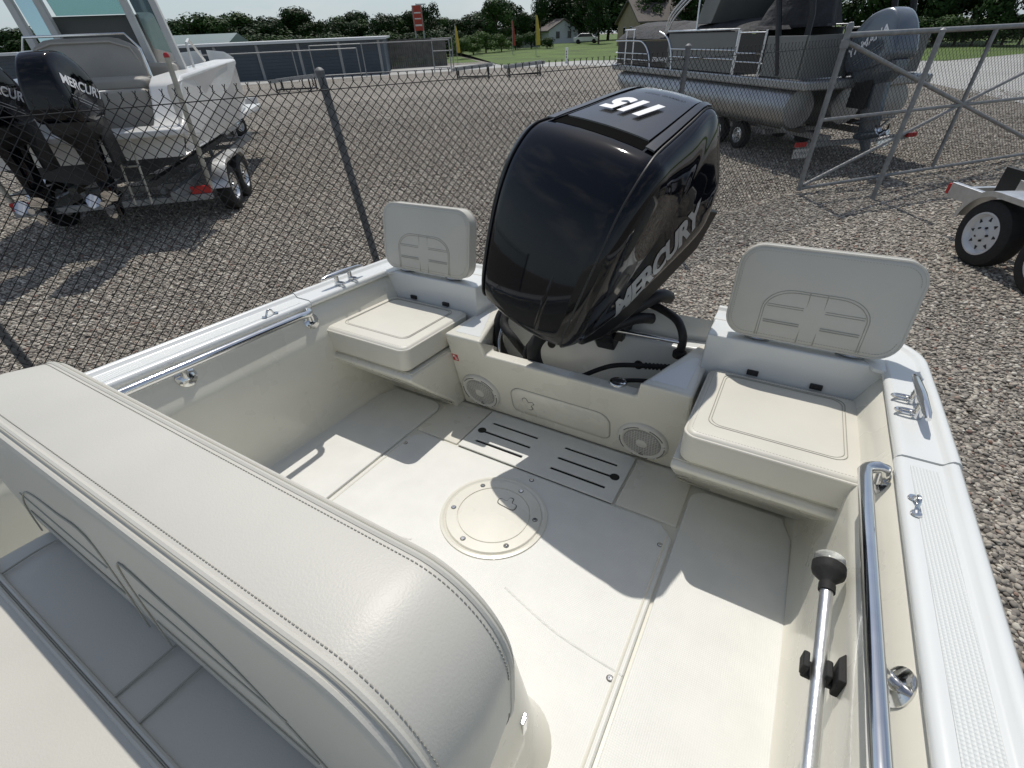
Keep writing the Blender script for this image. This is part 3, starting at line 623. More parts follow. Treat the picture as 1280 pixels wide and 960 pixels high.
# helm bench
bench = thing('helm_bench', 'pale beige vinyl helm bench with thick padded backrest on moulded white base', 'boat seat', MBOAT @ Matrix.Translation((0, 0, .002)))
rb = []
for z, ins in ((0, 0), (.03, .012), (.06, .022), (.28, .05), (.325, .058), (.34, .075)):
    rb.append([Vector((x, y + .06, z)) for x, y in rrect(.86 - ins * 2, .80 - ins * 2, .10, 8)])
mb = MB(); mb.loft(rb); base = mb.build('seat_base', M['gel'], bench, ang=50)
mb = MB(); mb.box((.375, .33, .16), (.395, .345, .20)); mb.box((.383, .345, .165), (.392, .352, .195)); mb.build('latch', M['steel'], base, bevel=.002)
mb = pillow(.95, .50, .095, .08, .03, .008, mtx=Matrix.Translation((0, -.10, .342))); sc2 = mb.build('seat_cushion', M['vinyl'], bench, ang=80)
zt = .342 + .1025
for yy in (-.005, .004): mb = MB(); mb.tube([(-.46, yy, zt), (.46, yy, zt)], .0036, 8); mb.build('piping', M['vinyl'], sc2)
mb = MB(); mb.tube([(-.46, -.0005, zt + .001), (.46, -.0005, zt + .001)], .0008, 5); mb.build('seam', M['seam'], sc2)
for xx in (-.03, .03): mb = MB(); mb.tube([(xx, .0, zt + .001), (xx, .13, zt + .001)], .0017, 5); mb.build('seam', M['seam'], sc2)
mb = MB(); mb.tube(cr([(-.40, .005, zt), (-.405, .08, zt), (-.36, .125, zt)], 5), .0017, 5); mb.build('seam', M['seam'], sc2)
# backrest
TB, HB, WB = .146, .285, 1.00
bm2 = Matrix(((1, 0, 0, -.0575), (0, 0, 1, .084), (0, 1, 0, .579), (0, 0, 0, 1)))     # local x -> X, local y -> Z, local z -> Y (aft)
mb = pillow(WB, HB, TB, .11, .020, .004, n=16, mtx=bm2, crown=.007); bb = mb.build('backrest', M['vinyl'], bench, ang=80)
for t_, si in ((.011, -1), (TB - .011, 1)):
    for d_, rr_ in ((-.0045, .0042), (.0045, .0042)):
        mb = MB(); mb.tube([bm2 @ Vector((x, y, t_ + d_ * si * -1)) for x, y in rrect(WB - .010 + d_ * 1.2, HB - .010 + d_ * 1.2, .107, 16)], rr_, 8, True); mb.build('piping', M['vinyl'], bb)
    mb = MB(); mb.tube([bm2 @ Vector((x, y, t_)) for x, y in rrect(WB - .003, HB - .003, .109, 16)], .0016, 6, True); mb.build('piping_gap', M['seam'], bb)
    mb = MB(); dashes(mb, [bm2 @ Vector((x, y, t_ - si * .0125)) for x, y in rrect(WB + .0022, HB + .0022, .111, 16)], .00062, .0030, .0018); mb.build('stitching', M['thread'], bb)
    mb = MB(); dashes(mb, [bm2 @ Vector((x, y, .0035 if si < 0 else TB - .0035)) for x, y in rrect(WB - .029, HB - .029, .098, 16)], .00062, .0030, .0018); mb.build('stitching', M['thread'], bb)
for (x0, x1) in ((-.36, -.03), (.03, .36)):
    G2 = lambda x, y: bm2 @ Vector((x, y, -.0046))
    mb = MB(); sgn = 1 if x0 > 0 else -1
    e0, e1 = (x0, x1) if sgn > 0 else (x1, x0)
    mb.tube(cr([G2(e0, -.13), G2(e0, .045), G2(e0 + sgn * .10, .05), G2(e0 + sgn * .22, .03), G2(e1, -.05), G2(e1 + sgn * .03, -.13)], 6), .0013, 5); mb.build('seam', M['seam'], bb)
    for yy in (-.005, -.06):
        mb = MB(); mb.tube([G2(e0 + sgn * .01, yy), G2(e1 - sgn * (.04 if yy > -.03 else .01), yy)], .0012, 5); mb.build('seam', M['seam'], bb)
for s in (-1, 1):
    mb = MB(); mb.prism([(.02, .30), (.10, .30), (.15, .46), (.15, .52), (.12, .52), (.06, .40)], lambda y, z: (.478 * s, y + .02, z), lambda y, z: (.487 * s, y + .02, z)); mb.build('hinge_arm', M['steel'], bench, bevel=.002)

# ================================================================== OUTBOARD ON THE BOAT
TL, STR = .553, .361
MOUT = MBOAT @ Matrix.Translation((.046, 1.213, .983)) @ Matrix.Rotation(TL, 4, 'X') @ Matrix.Rotation(-STR, 4, 'Z') @ Matrix.Scale(.92, 4)
motor = thing('outboard_motor', 'big glossy black outboard numbered 115, tilted up on the open skiff transom', 'outboard motor', MOUT)
def pq(u, p, q): return Vector((u, p * math.cos(TL) + q * math.sin(TL), -p * math.sin(TL) + q * math.cos(TL)))
PROF = [(-.085, -.505), (-.108, -.475), (-.098, -.36), (-.070, -.20), (-.038, -.09), (.0, -.02), (.045, .03), (.10, .055), (.2, .088), (.3, .122), (.385, .147), (.432, .147), (.472, .12), (.52, .03), (.545, -.06), (.532, -.15), (.47, -.215), (.3, -.315), (.1, -.43), (-.03, -.492)]
WID = [.185, .19, .203, .217, .22, .22, .215, .2, .18, .16, .14, .138, .14, .155, .175, .185, .195, .2, .2, .19]
pp = cr([(p[0], p[1], w_) for p, w_ in zip(PROF, WID)], 5, True)
cen = Vector((.21, -.14))
def cowl(stations, name, m, parent, sub_u=None):
    rings = []
    for su, add, k in stations:
        m_ = .19; rings.append([pq(su * (m_ + (a.z - m_) * min(1, max(0, (k - .2) / .7)) + add), cen.x + (a.x - cen.x) * k, cen.y + (a.y - cen.y) * k) for a in pp])
    mb = MB(); mb.loft(rings); return mb.build(name, m, parent, ang=50)
half = [(.0, 0, 1.030), (.3, 0, 1.027), (.6, 0, 1.016), (.85, 0, .999), (.975, 0, .985), (.99, 0, .978), (1, .0, .978), (1, .002, .984), (1, .012, .972), (1, .023, .945), (1, .032, .905), (1, .039, .85), (1, .045, .76), (1, .050, .6), (1, .048, .35), (1, .046, .1)]
sts = [(-a, b_, c) if a else (0, b_, c) for a, b_, c in half[::-1]]
sts = [(-a, b_, c) for a, b_, c in half[::-1][:-1]] + half
# flip sign of the width addition on the left side
rings = []
cw = cowl([(a, b_, c) for a, b_, c in sts], 'cowling', M['black'], motor)
bmc = bmesh.new(); bmc.from_mesh(cw.data); BV = BVHTree.FromBMesh(bmc)
# grooves both sides of the centre band
for s in (-1, 1):
    mb = MB(); mb.tube([pq(s * (a.z * .995), cen.x + (a.x - cen.x) * .987, cen.y + (a.y - cen.y) * .987) for a in pp], .0035, 6, True); mb.build('groove', M['blackm'], cw)
# one soft raised ridge low on the front face
A_ = [pq(u, p, q) for u, p, q in ((.085, -.100, -.50), (.088, -.106, -.47), (.092, -.094, -.38), (.10, -.078, -.28), (.112, -.060, -.20))]
mb = MB(); mb.tube(A_, [.010, .014, .016, .013, .003], 12); mb.build('crease', M['black'], cw)
# top panel pieces (black patch coloured as the shade of a recess, graphite panel, satin side rails)
def on_cowl(u, p): 
    o_ = pq(u, p, .5); d = (pq(u, p, -.5) - o_).normalized(); h = BV.ray_cast(o_, d); return (h[0], h[1]) if h[0] is not None else (pq(u, p, .1), pq(0, 0, 1) - pq(0, 0, 0))
def top_patch(name, fu, p0, p1, off, m, n=12, k=8, thick=.004):
    g = []
    for i in range(n + 1):
        p = p0 + (p1 - p0) * i / n; u0, u1 = fu(p); row = []
        for j in range(k + 1):
            c, nn = on_cowl(u0 + (u1 - u0) * j / k, p); row.append((c, nn))
        g.append(row)
    up_ = (pq(0, 0, 1) - pq(0, 0, 0))
    vs_ = [c + up_ * off for r_ in g for c, nn in r_] + [c + up_ * (off - thick) for r_ in g for c, nn in r_]
    N_ = (n + 1) * (k + 1); fs = []
    for i in range(n):
        for j in range(k):
            a = i * (k + 1) + j; b_ = a + 1; c = b_ + k + 1; d = a + k + 1; fs.append((a, b_, c, d)); fs.append((a + N_, d + N_, c + N_, b_ + N_))
    rim = [j for j in range(k + 1)] + [i * (k + 1) + k for i in range(1, n + 1)] + [n * (k + 1) + j for j in range(k - 1, -1, -1)] + [i * (k + 1) for i in range(n - 1, 0, -1)]
    for a, b_ in zip(rim, rim[1:] + rim[:1]): fs.append((a, b_, b_ + N_, a + N_))
    mb = MB(); mb.add(vs_, fs); return mb.build(name, m, cw, ang=35)
wid = lambda p: np.interp(p, [.0, .1, .2, .3, .385, .43], [.22, .2, .18, .16, .14, .138])
top_patch('recess_shade_patch', lambda p: (-wid(p) * .80, wid(p) * .80), .080, .43, .0012, M['void'])
top_patch('number_panel', lambda p: (-wid(p) * .76, wid(p) * .76), .122, .425, .005 , M['panel'])
for s in (-1, 1): top_patch('panel_rail', lambda p: (s * wid(p) * .82, s * wid(p) * .965) if s > 0 else (-wid(p) * .965, -wid(p) * .82), .085, .425, .009, M['satin'], k=4)
top_patch('rear_trim', lambda p: (-wid(p) * .96, wid(p) * .96), .428, .452, .005, M['silver'], n=4)
# lettering (reads from astern)
bme = bmesh.new()
dg = bpy.context.evaluated_depsgraph_get()
downl = pq(0, .3, -.5) - pq(0, .3, .5)
tm = text_mesh('115', .115, .0006, .25, .0065, .95)
zax = -(downl.normalized()); 
def top_frame(u, p, q=.3): 
    X = -Vector((1, 0, 0)); Y = -(pq(0, 1, .34) - pq(0, 0, 0)).normalized(); Z = X.cross(Y); o_ = pq(u, p, q)
    return Matrix(((X.x, Y.x, Z.x, o_.x), (X.y, Y.y, Z.y, o_.y), (X.z, Y.z, Z.z, o_.z), (0, 0, 0, 1)))
decal('number_lettering', tm, M['white'], cw, top_frame(0, .245), BV, downl, .0125)
decal('small_lettering', text_mesh('COMMAND THRUST', .016, .0004, .2, .0003), M['silver'], cw, top_frame(0, .375), BV, downl, .0125)
# side lettering, running up along both flanks
for s in (1, -1):
    d0, d1 = Vector((.05, -.36)), Vector((.43, -.035))
    ax = (pq(0, d1.x, d1.y) - pq(0, d0.x, d0.y)).normalized(); nx = Vector((s, 0, 0)); X = ax * s; X = ax if s > 0 else -ax; Y = nx.cross(X)
    o_ = pq(s * .4, .215, -.262)
    mt = Matrix(((X.x, Y.x, nx.x, o_.x), (X.y, Y.y, nx.y, o_.y), (X.z, Y.z, nx.z, o_.z), (0, 0, 0, 1)))
    decal('brand_lettering', text_mesh('MERCURY', .095, .0005, .3, .0045, .95), M['silver'], cw, mt, BV, (-s, 0, 0), .002)
# lower pan, leg, bracket
low = [(a.x, a.y, a.z) for a in pp]
lowp = [(-.02, -.505), (.10, -.45), (.30, -.335), (.47, -.235), (.565, -.15), (.655, -.165), (.60, -.30), (.42, -.42), (.26, -.51), (.12, -.55), (.02, -.545)]
rings = [[pq(u, a.x, a.y) for a in [cen + (Vector(p) - cen) * k for p in lowp]] for u, k in ((-.185, .95), (-.175, .975), (-.12, .99), (.12, .99), (.178, .975), (.188, .95))]
mb = MB(); mb.loft(rings); mb.build('lower_pan', M['pan'], motor, bevel=.008)
dn = (pq(0, math.sin(TL), -math.cos(TL)) - pq(0, 0, 0)).normalized()       # straight down the leg
org = pq(0, .30, -.44)
def leg(v0, L0, L1, w0, w1, d0, d1, name, m):
    mb = MB(); rings = []
    for L_, w_, d_ in ((L0, w0, d0), ((L0 + L1) / 2, (w0 + w1) / 2, (d0 + d1) / 2), (L1, w1, d1)):
        c = org + dn * L_ + Vector((0, v0, 0)); rings.append([c + Vector((x, y, 0)) for x, y in ((w_, -.3 * d_), (w_ * .9, -.8 * d_), (0, -d_), (-w_ * .9, -.8 * d_), (-w_, -.3 * d_), (-w_ * .7, .6 * d_), (0, d_), (w_ * .7, .6 * d_))])
    mb.loft(rings); return mb.build(name, m, motor, bevel=.006)
leg(.06, 0, .62, .10, .06, .17, .11, 'midsection', M['black'])
leg(.07, .60, .92, .045, .03, .13, .11, 'gearcase', M['black'])
mb = MB(); c = org + dn * .62 + Vector((0, .14, 0)); mb.box(c + Vector((-.11, -.22, -.006)), c + Vector((.11, .22, .006))); mb.build('cavitation_plate', M['black'], motor, bevel=.003)
c = org + dn * .80 + Vector((0, .05, 0)); mb = MB(); mb.tube([c + Vector((0, y, 0)) for y in (-.20, -.17, -.1, 0, .12, .2)], [.004, .03, .052, .056, .05, .046], 16); mb.build('torpedo', M['black'], motor)
for k in range(3):
    a = R(120 * k); mb = MB(); cc = c + Vector((0, .26, 0)); r0 = Vector((math.cos(a), 0, math.sin(a))); t0 = Vector((-math.sin(a), 0, math.cos(a)))
    mb.loft([[cc + r0 * .04 + t0 * .02 + Vector((0, -.05, 0)), cc + r0 * .04 - t0 * .02 + Vector((0, .05, 0)), cc + r0 * .045 - t0 * .02 + Vector((0, .054, 0)), cc + r0 * .045 + t0 * .02 + Vector((0, -.046, 0))],
             [cc + r0 * .11 + t0 * .07 + Vector((0, -.04, 0)), cc + r0 * .11 - t0 * .06 + Vector((0, .05, 0)), cc + r0 * .112 - t0 * .06 + Vector((0, .054, 0)), cc + r0 * .112 + t0 * .07 + Vector((0, -.036, 0))],
             [cc + r0 * .17 + t0 * .04 + Vector((0, -.02, 0)), cc + r0 * .17 - t0 * .03 + Vector((0, .03, 0)), cc + r0 * .171 - t0 * .03 + Vector((0, .033, 0)), cc + r0 * .171 + t0 * .04 + Vector((0, -.017, 0))]]); mb.build('propeller_blade', M['steel'], motor)
IM = MOUT.inverted() @ MBOAT
def mb_pts(pts): return [IM @ Vector(p) for p in pts]
# clamp brackets over the transom
for x in (-.12, .12):
    mb = MB(); poly = [(1.56, .33), (1.56, .42), (1.62, .50), (1.74, .52), (1.84, .44), (1.80, .10), (1.72, -.10), (1.683, -.10), (1.683, .345), (1.60, .345), (1.59, .33)]
    mb.loft([mb_pts([(x - .018, y, z) for y, z in poly]), mb_pts([(x + .018, y, z) for y, z in poly])]); mb.build('clamp_bracket', M['blackm'], motor, bevel=.004)
mb = MB(); mb.tube(mb_pts([(-.2, 1.66, .47), (.2, 1.66, .47)]), .028, 16); mb.build('tilt_tube', M['blackm'], motor)
mb = MB(); mb.tube(mb_pts([(.08, 1.53, .385), (.34, 1.565, .375)]), .0075, 12); mb.build('steering_rod', M['steel'], motor)
mb = MB(); mb.tube(cr(mb_pts([(.345, 1.57, .335), (.345, 1.57, .395), (.31, 1.60, .44), (.24, 1.64, .455), (.18, 1.66, .46)]), 6), [.016] * 25, 12); mb.build('steering_arm', M['blackm'], motor)
mb = MB(); mb.lathe([(.022, -.012), (.024, -.008), (.024, .008), (.02, .012)], 16, IM @ Matrix.Translation((.345, 1.568, .33))); mb.build('rod_end', M['rubber'], motor)
for pts, r in (([(.10, 1.50, .40), (.17, 1.56, .43), (.22, 1.62, .42)], .022), ([(.13, 1.55, .44), (.22, 1.63, .50), (.25, 1.70, .48)], .026), ([(.02, 1.48, .37), (.10, 1.52, .38)], .02)):
    mb = MB(); mb.tube(cr(mb_pts(pts), 5), r, 10); mb.build('bracket_link', M['blackm'], motor)
# rigging hoses looping down into the well
for pts, r, m in (([(-.06, 1.42, .43), (-.115, 1.36, .36), (-.118, 1.345, .30), (-.10, 1.37, .22)], .028, M['rubber']), ([(-.30, 1.50, .44), (-.29, 1.42, .37), (-.23, 1.39, .33), (-.19, 1.42, .26), (-.15, 1.46, .20)], .018, M['rubber']),
                  ([(-.28, 1.54, .42), (-.315, 1.45, .34), (-.30, 1.40, .25), (-.24, 1.42, .16)], .007, M['steel']), ([(-.10, 1.44, .40), (-.155, 1.36, .33), (-.15, 1.35, .26), (-.10, 1.38, .18)], .008, M['rubber']), ([(-.26, 1.52, .45), (-.33, 1.47, .38), (-.325, 1.43, .28), (-.28, 1.44, .18)], .022, M['rubber'])):
    mb = MB(); mb.tube(cr(mb_pts(pts), 8), r, 12); mb.build('rigging_hose', m, motor)

# ================================================================== FENCE AND GATE
def chainlink(mb, A, Bv, z0, z1, barb=True, pitch=.072, r=.0027):
    d = Vector((Bv[0] - A[0], Bv[1] - A[1], 0)); L = d.length; d.normalize(); nrm = Vector((-d.y, d.x, 0)); hgt = z1 - z0
    def P_(s, z, o): return Vector((A[0], A[1], 0)) + d * s + Vector((0, 0, z)) + nrm * o
    k = int((L + hgt) / pitch) + 1
    for sg in (1, -1):
        for i in range(-int(hgt / pitch) - 1, int(L / pitch) + 2 + int(hgt / pitch)):
            s0 = i * pitch; s1 = s0 + sg * hgt
            # clip to panel
            a, b_ = 0.0, 1.0
            if s1 != s0:
                ta, tb = sorted(((0 - s0) / (s1 - s0), (L - s0) / (s1 - s0))); a, b_ = max(0, ta), min(1, tb)
            if b_ - a < .01: continue
            n = 3
            p0 = P_(s0 + (s1 - s0) * a, z0 + hgt * a, sg * .002); p1 = P_(s0 + (s1 - s0) * b_, z0 + hgt * b_, sg * .002)
            mb.tube([p0, p1], r, 4)
    if barb:
        for i in range(int(L / pitch)):
            p = P_(i * pitch, z1, 0); q_ = p + Vector((0, 0, .016)); mb.tube([p, q_], r * 1.5, 4)
            mb.tube([q_, q_ + d * .009 + Vector((0, 0, .018))], r, 4); mb.tube([q_, q_ - d * .009 + Vector((0, 0, .018))], r, 4)
FP = [(-5.75, -2.1), (-4.32, .62), (-3.12, 2.92), (-1.42, 6.19), (-.03, 8.86)]
fence = thing('chain_link_fence', 'tall chain link fence with slim steel posts between the skiff and the parked boats', 'fence', Matrix.Translation((-3.12, 2.92, 0)))
FO = Vector((-3.12, 2.92, 0))
for i, (x, y) in enumerate(FP[:-1]):
    lean = Vector((-.16, -.06, 0)) if i == 2 else (Vector((-.12, 0, 0)) if i == 1 else Vector((.0, 0, 0)))
    mb = MB(); b0 = Vector((x, y, -.03)) - FO; mb.tube([b0, b0 + lean + Vector((0, 0, 2.02))], .03 if i == 2 else .028, 12); mb.lathe([(.034, 0), (.034, .02), (.02, .035), (0, .04)], 12, Matrix.Translation(b0 + lean + Vector((0, 0, 2.01)))); mb.build('post', M['post'], fence)
for A, Bv in zip(FP[:-1], FP[1:]):
    a = (A[0] - FO.x, A[1] - FO.y); b_ = (Bv[0] - FO.x, Bv[1] - FO.y)
    mb = MB(); chainlink(mb, a, b_, .05, 1.93); o = mb.build('chain_link_mesh', M['wire'], fence, smooth=False); o['kind'] = 'stuff'
    mb = MB(); mb.tube([(a[0], a[1], 1.885), ((a[0] + b_[0]) / 2, (a[1] + b_[1]) / 2, 1.880), (b_[0], b_[1], 1.885)], .0035, 6); mb.build('tension_wire', M['wire'], fence)
# gate leaf
GA = Vector((.0, 8.80, 0)); GC = Vector((1.86, 10.95, 0)); GB = GA + (GC - GA) * 2
gate = thing('yard_gate', 'grey steel pipe gate braced with diagonals and filled with chain link', 'gate', Matrix.Translation(GA))
gd = (GB - GA); gl = gd.length; gd.normalize()
def GP(s, z): return gd * s + Vector((0, 0, z))
for n_, a, b_, r in (('gate_stile', (0, .06), (0, 2.08), .036), ('gate_stile', (gl, .06), (gl, 2.05), .03), ('gate_rail', (0, 2.0), (gl, 2.0), .032), ('gate_rail', (0, .09), (gl, .09), .026), ('gate_rail', (0, 1.02), (gl, 1.02), .024), ('gate_stile', (gl / 2, .09), (gl / 2, 2.0), .028),
                     ('brace', (.05, 1.92), (gl / 2, 1.03), .028), ('brace', (gl / 2, 1.03), (gl, .13), .026), ('brace', (.05, .13), (gl / 2, 1.03), .024), ('brace', (gl / 2, 1.03), (gl, 1.92), .024)):
    mb = MB(); mb.tube([GP(*a), GP(*b_)], r, 12); mb.build(n_, M['gatepipe'], gate)
mb = MB(); mb.lathe([(.042, 0), (.042, .03), (.03, .06), (0, .07)], 12, Matrix.Translation((0, 0, 2.07))); mb.box((-.05, -.06, 1.86), (.05, .02, 1.95)); mb.build('hinge_cap', M['gatepipe'], gate)
mb = MB(); nn_ = Vector((-gd.y, gd.x, 0)) * .04; chainlink(mb, tuple((nn_)[:2]), tuple((gd * gl + nn_)[:2]), .10, 1.99, False); o = mb.build('chain_link_mesh', M['wire'], gate, smooth=False); o['kind'] = 'stuff'
# support post standing behind the gate
GS = gp(1090, 249); mb = MB(); mb.tube([(0, 0, -.02), (.02, 0, 2.0)], .032, 12); mb.lathe([(.036, 2.0), (.036, 2.02), (.0, 2.045)], 12, Matrix.Translation((.02, 0, 0))); o = mb.build('steel_post', M['gatepipe']); o.location = (GS.x, GS.y, 0); tag(o, 'plain galvanised steel post standing alone beside the braced gate', 'post')

# ================================================================== SHARED VEHICLE PARTS
def wheel(parent, c, ax, r=.33, wd=.2, rim=.19, spokes=8, rimmat='alu'):
    """ax: outward unit axis"""
    q_ = Vector(ax).to_track_quat('Z', 'Y').to_matrix().to_4x4(); mt = Matrix.Translation(c) @ q_
    e = bpy.data.objects.new('wheel', None); col.objects.link(e); e.parent = parent; e.matrix_local = mt
    h = wd / 2
    mb = MB(); mb.lathe([(rim, -h * .8), (rim * 1.08, -h), (r * .85, -h), (r * .96, -h * .82), (r, -h * .45), (r, h * .45), (r * .96, h * .82), (r * .85, h), (rim * 1.08, h), (rim, h * .8), (rim, -h * .8)], 40, cap=False); mb.build('tyre', M['rubber'], e)
    for k in range(36):
        a = R(10 * k); 
        if k % 2: continue
        mb2 = None
    mb = MB(); mb.lathe([(rim * 1.0, -h * .8), (rim * 1.02, h * .8), (rim * 1.06, h * .98), (rim * .98, h * 1.0), (rim * .92, h * .85), (rim * .84, h * .62), (rim * .62, h * .70), (rim * .42, h * .76), (rim * .3, h * .78), (rim * .26, h * .95), (0, h * .98)], 40); mb.build('rim', M[rimmat], e)
    for k in range(spokes):
        a = R(360 / spokes * k); mb = MB(); mb.prism([(-.018, rim * .62), (.018, rim * .62), (.0, rim * .76 + .012)], lambda x, y: (x * math.cos(a) - y * math.sin(a), x * math.sin(a) + y * math.cos(a), h * .55), lambda x, y: (x * math.cos(a) - y * math.sin(a), x * math.sin(a) + y * math.cos(a), h * .72)); mb.build('rim_slot', M['blackm'], e)
    for k in range(5):
        a = R(72 * k); mb = MB(); mb.lathe([(.012, 0), (.011, .016), (0, .018)], 8, Matrix.Translation((rim * .34 * math.cos(a), rim * .34 * math.sin(a), h * .77))); mb.build('lug_nut', M['blackm'], e)
    return e
def arch_fender(parent, c0, c1, r, side, wd, m, name='fender'):
    """fender over wheels from centre c0 to c1 (points), side = outward axis"""
    c0, c1, side = Vector(c0), Vector(c1), Vector(side); f = (c1 - c0).normalized() if (c1 - c0).length > 1e-4 else side.cross(Vector((0, 0, 1)))
    pts = []
    for a in range(170, 89, -10): pts.append(c0 + f * r * math.cos(R(a)) + Vector((0, 0, r * math.sin(R(a)))))
    for a in range(90, 9, -10): pts.append(c1 + f * r * math.cos(R(a)) + Vector((0, 0, r * math.sin(R(a)))))
    mb = MB(); rings = []
    for i, p in enumerate(pts):
        cc = c0 if i < 9 else c1; o_ = (p - cc).normalized()
        rings.append([p - side * wd * .5, p + side * wd * .5, p + side * wd * .5 - o_ * .05, p + side * (wd * .5 - .008) - o_ * .05, p + side * (wd * .5 - .008) - o_ * .008, p - side * wd * .5 - o_ * .008])
    mb.loft(rings); return mb.build(name, m, parent, smooth=True, ang=35)
def outboard(name, label, mtx, body, txt, tilt=0, group=None, strip=False):
    t = thing(name, label, 'outboard motor', mtx, group); T = Matrix.Rotation(tilt, 4, 'X')
    prof = [(-.33, 0), (-.36, .12), (-.33, .33), (-.25, .50), (-.10, .62), (.09, .65), (.24, .60), (.34, .46), (.385, .24), (.37, .02), (.1, -.04), (-.2, -.03)]
    wd_ = [.20, .22, .225, .20, .165, .14, .13, .15, .18, .19, .21, .20]
    pf = cr([(a, b_, w_) for (a, b_), w_ in zip(prof, wd_)], 4, True); cn = Vector((.02, .28))
    rings = []
    for su, add, k in [(-1, .03, .1), (-1, .035, .5), (-1, .034, .78), (-1, .02, .92), (-1, .004, .985), (-.8, 0, 1), (0, 0, 1.01), (.8, 0, 1), (1, .004, .985), (1, .02, .92), (1, .034, .78), (1, .035, .5), (1, .03, .1)]:
        rings.append([T @ Vector((su * (.18 + (p.z - .18) * min(1, max(0, (k - .2) / .7)) + add), cn.x + (p.x - cn.x) * k, 1.0 + cn.y + (p.y - cn.y) * k)) for p in pf])
    mb = MB(); mb.loft(rings); c_ = mb.build('cowling', M[body], t, ang=50)
    bm = bmesh.new(); bm.from_mesh(c_.data); bv = BVHTree.FromBMesh(bm)
    for s in (1, -1):
        X = T @ Vector((0, s * .94, .34)).normalized() if False else T @ Vector((0, s, .0)); N_ = Vector((s, 0, 0)); Y = N_.cross(X); o_ = T @ Vector((s * .5, -.02, 1.30))
        sl = R(-20) if strip else R(20)
        X2 = X * math.cos(sl) + Y * math.sin(sl); Y2 = N_.cross(X2)
        mt = Matrix(((X2.x, Y2.x, N_.x, o_.x), (X2.y, Y2.y, N_.y, o_.y), (X2.z, Y2.z, N_.z, o_.z), (0, 0, 0, 1)))
        decal('brand_lettering', text_mesh(txt, .14, .0005, .2, .004), M['white'], c_, mt, bv, (-s, 0, 0), .005)
        for dz in (-.135, -.17):
            me = bpy.data.meshes.new('stripe'); me.from_pydata([(-.25, dz, 0), (.22, dz, 0), (.2, dz - .008, 0), (-.25, dz - .006, 0)], [], [(0, 1, 2, 3)])
            decal('stripe', me, M['silver'], c_, mt, bv, (-s, 0, 0), .003)
    rb_ = lambda w_, y0, y1, z: [T @ Vector(p) for p in ((w_, y0 * .6, z), (w_ * .6, y0, z), (-w_ * .6, y0, z), (-w_, y0 * .6, z), (-w_, y1 * .6, z), (-w_ * .5, y1, z), (w_ * .5, y1, z), (w_, y1 * .6, z))]
    mb = MB(); mb.loft([rb_(.21, -.33, .38, 1.0), rb_(.19, -.30, .36, .88), rb_(.10, -.16, .24, .76)]); mb.build('lower_pan', M[body] if body == 'yam' else M['blackm'], t, bevel=.01)
    mb = MB(); mb.loft([rb_(.10, -.16, .24, .80), rb_(.08, -.12, .20, .55), rb_(.055, -.12, .20, .32), rb_(.035, -.13, .2, .12)]); mb.build('midsection', M[body], t, bevel=.01)
    mb = MB(); mb.box((-.13, -.16, .30), (.13, .34, .315), T.to_3x3(), (0, 0, 0)); mb.build('cavitation_plate', M[body], t, bevel=.004)
    mb = MB(); mb.tube([T @ Vector((0, y, .12)) for y in (-.22, -.18, -.1, 0, .12, .24)], [.005, .035, .06, .065, .06, .05], 14); mb.build('torpedo', M[body], t)
    mb = MB(); mb.loft([rb_(.02, -.1, .10, .10), rb_(.012, -.02, .12, -.10)]); mb.build('skeg', M[body], t)
    for k in range(3):
        a = R(120 * k + 20); r0 = Vector((math.cos(a), 0, math.sin(a))); t0 = Vector((-math.sin(a), 0, math.cos(a))); cc = Vector((0, .30, .12)); rr = []
        for q_, w_, sk in ((.045, .03, .05), (.10, .075, .045), (.155, .065, .035), (.185, .02, .01)):
            rr.append([T @ (cc + r0 * q_ + t0 * w_ + Vector((0, -sk, 0))), T @ (cc + r0 * q_ - t0 * w_ + Vector((0, sk, 0))), T @ (cc + r0 * q_ - t0 * w_ + Vector((0, sk + .006, 0))), T @ (cc + r0 * q_ + t0 * w_ + Vector((0, -sk + .006, 0)))])
        mb = MB(); mb.loft(rr); mb.build('propeller_blade', M['steel'], t)
    mb = MB(); mb.tube([T @ Vector((0, .26, .12)), T @ Vector((0, .36, .12))], [.05, .035], 12); mb.build('propeller_hub', M['steel'], t)
    for s in (-1, 1):
        mb = MB(); mb.box((s * .13 - .02, -.42, .45), (s * .13 + .02, -.10, .98)); mb.build('clamp_bracket', M['blackm'], t, bevel=.01)
    mb = MB(); mb.tube(cr([(0, -.3, .98), (.06, -.45, 1.05), (.1, -.6, .95), (.1, -.7, .8)], 6), .03, 10); mb.build('rigging_hose', M['rubber'], t)
    return t

# ================================================================== LEFT: WHITE CENTRE CONSOLE ON ITS TRAILER
def frame(O, fx, z=0):
    """local x = starboard (right), local y = bow direction"""
    f = Vector((fx[0], fx[1], 0)).normalized(); r = Vector((f.y, -f.x, 0))
    return Matrix(((r.x, f.x, 0, O[0]), (r.y, f.y, 0, O[1]), (0, 0, 1, z), (0, 0, 0, 1)))
LF = frame((-8.3, 3.1), (-.70, .714))
lb = thing('centre_console_boat', 'large white centre console boat with beige aft bench and hardtop supports on trailer behind fence', 'boat', LF)
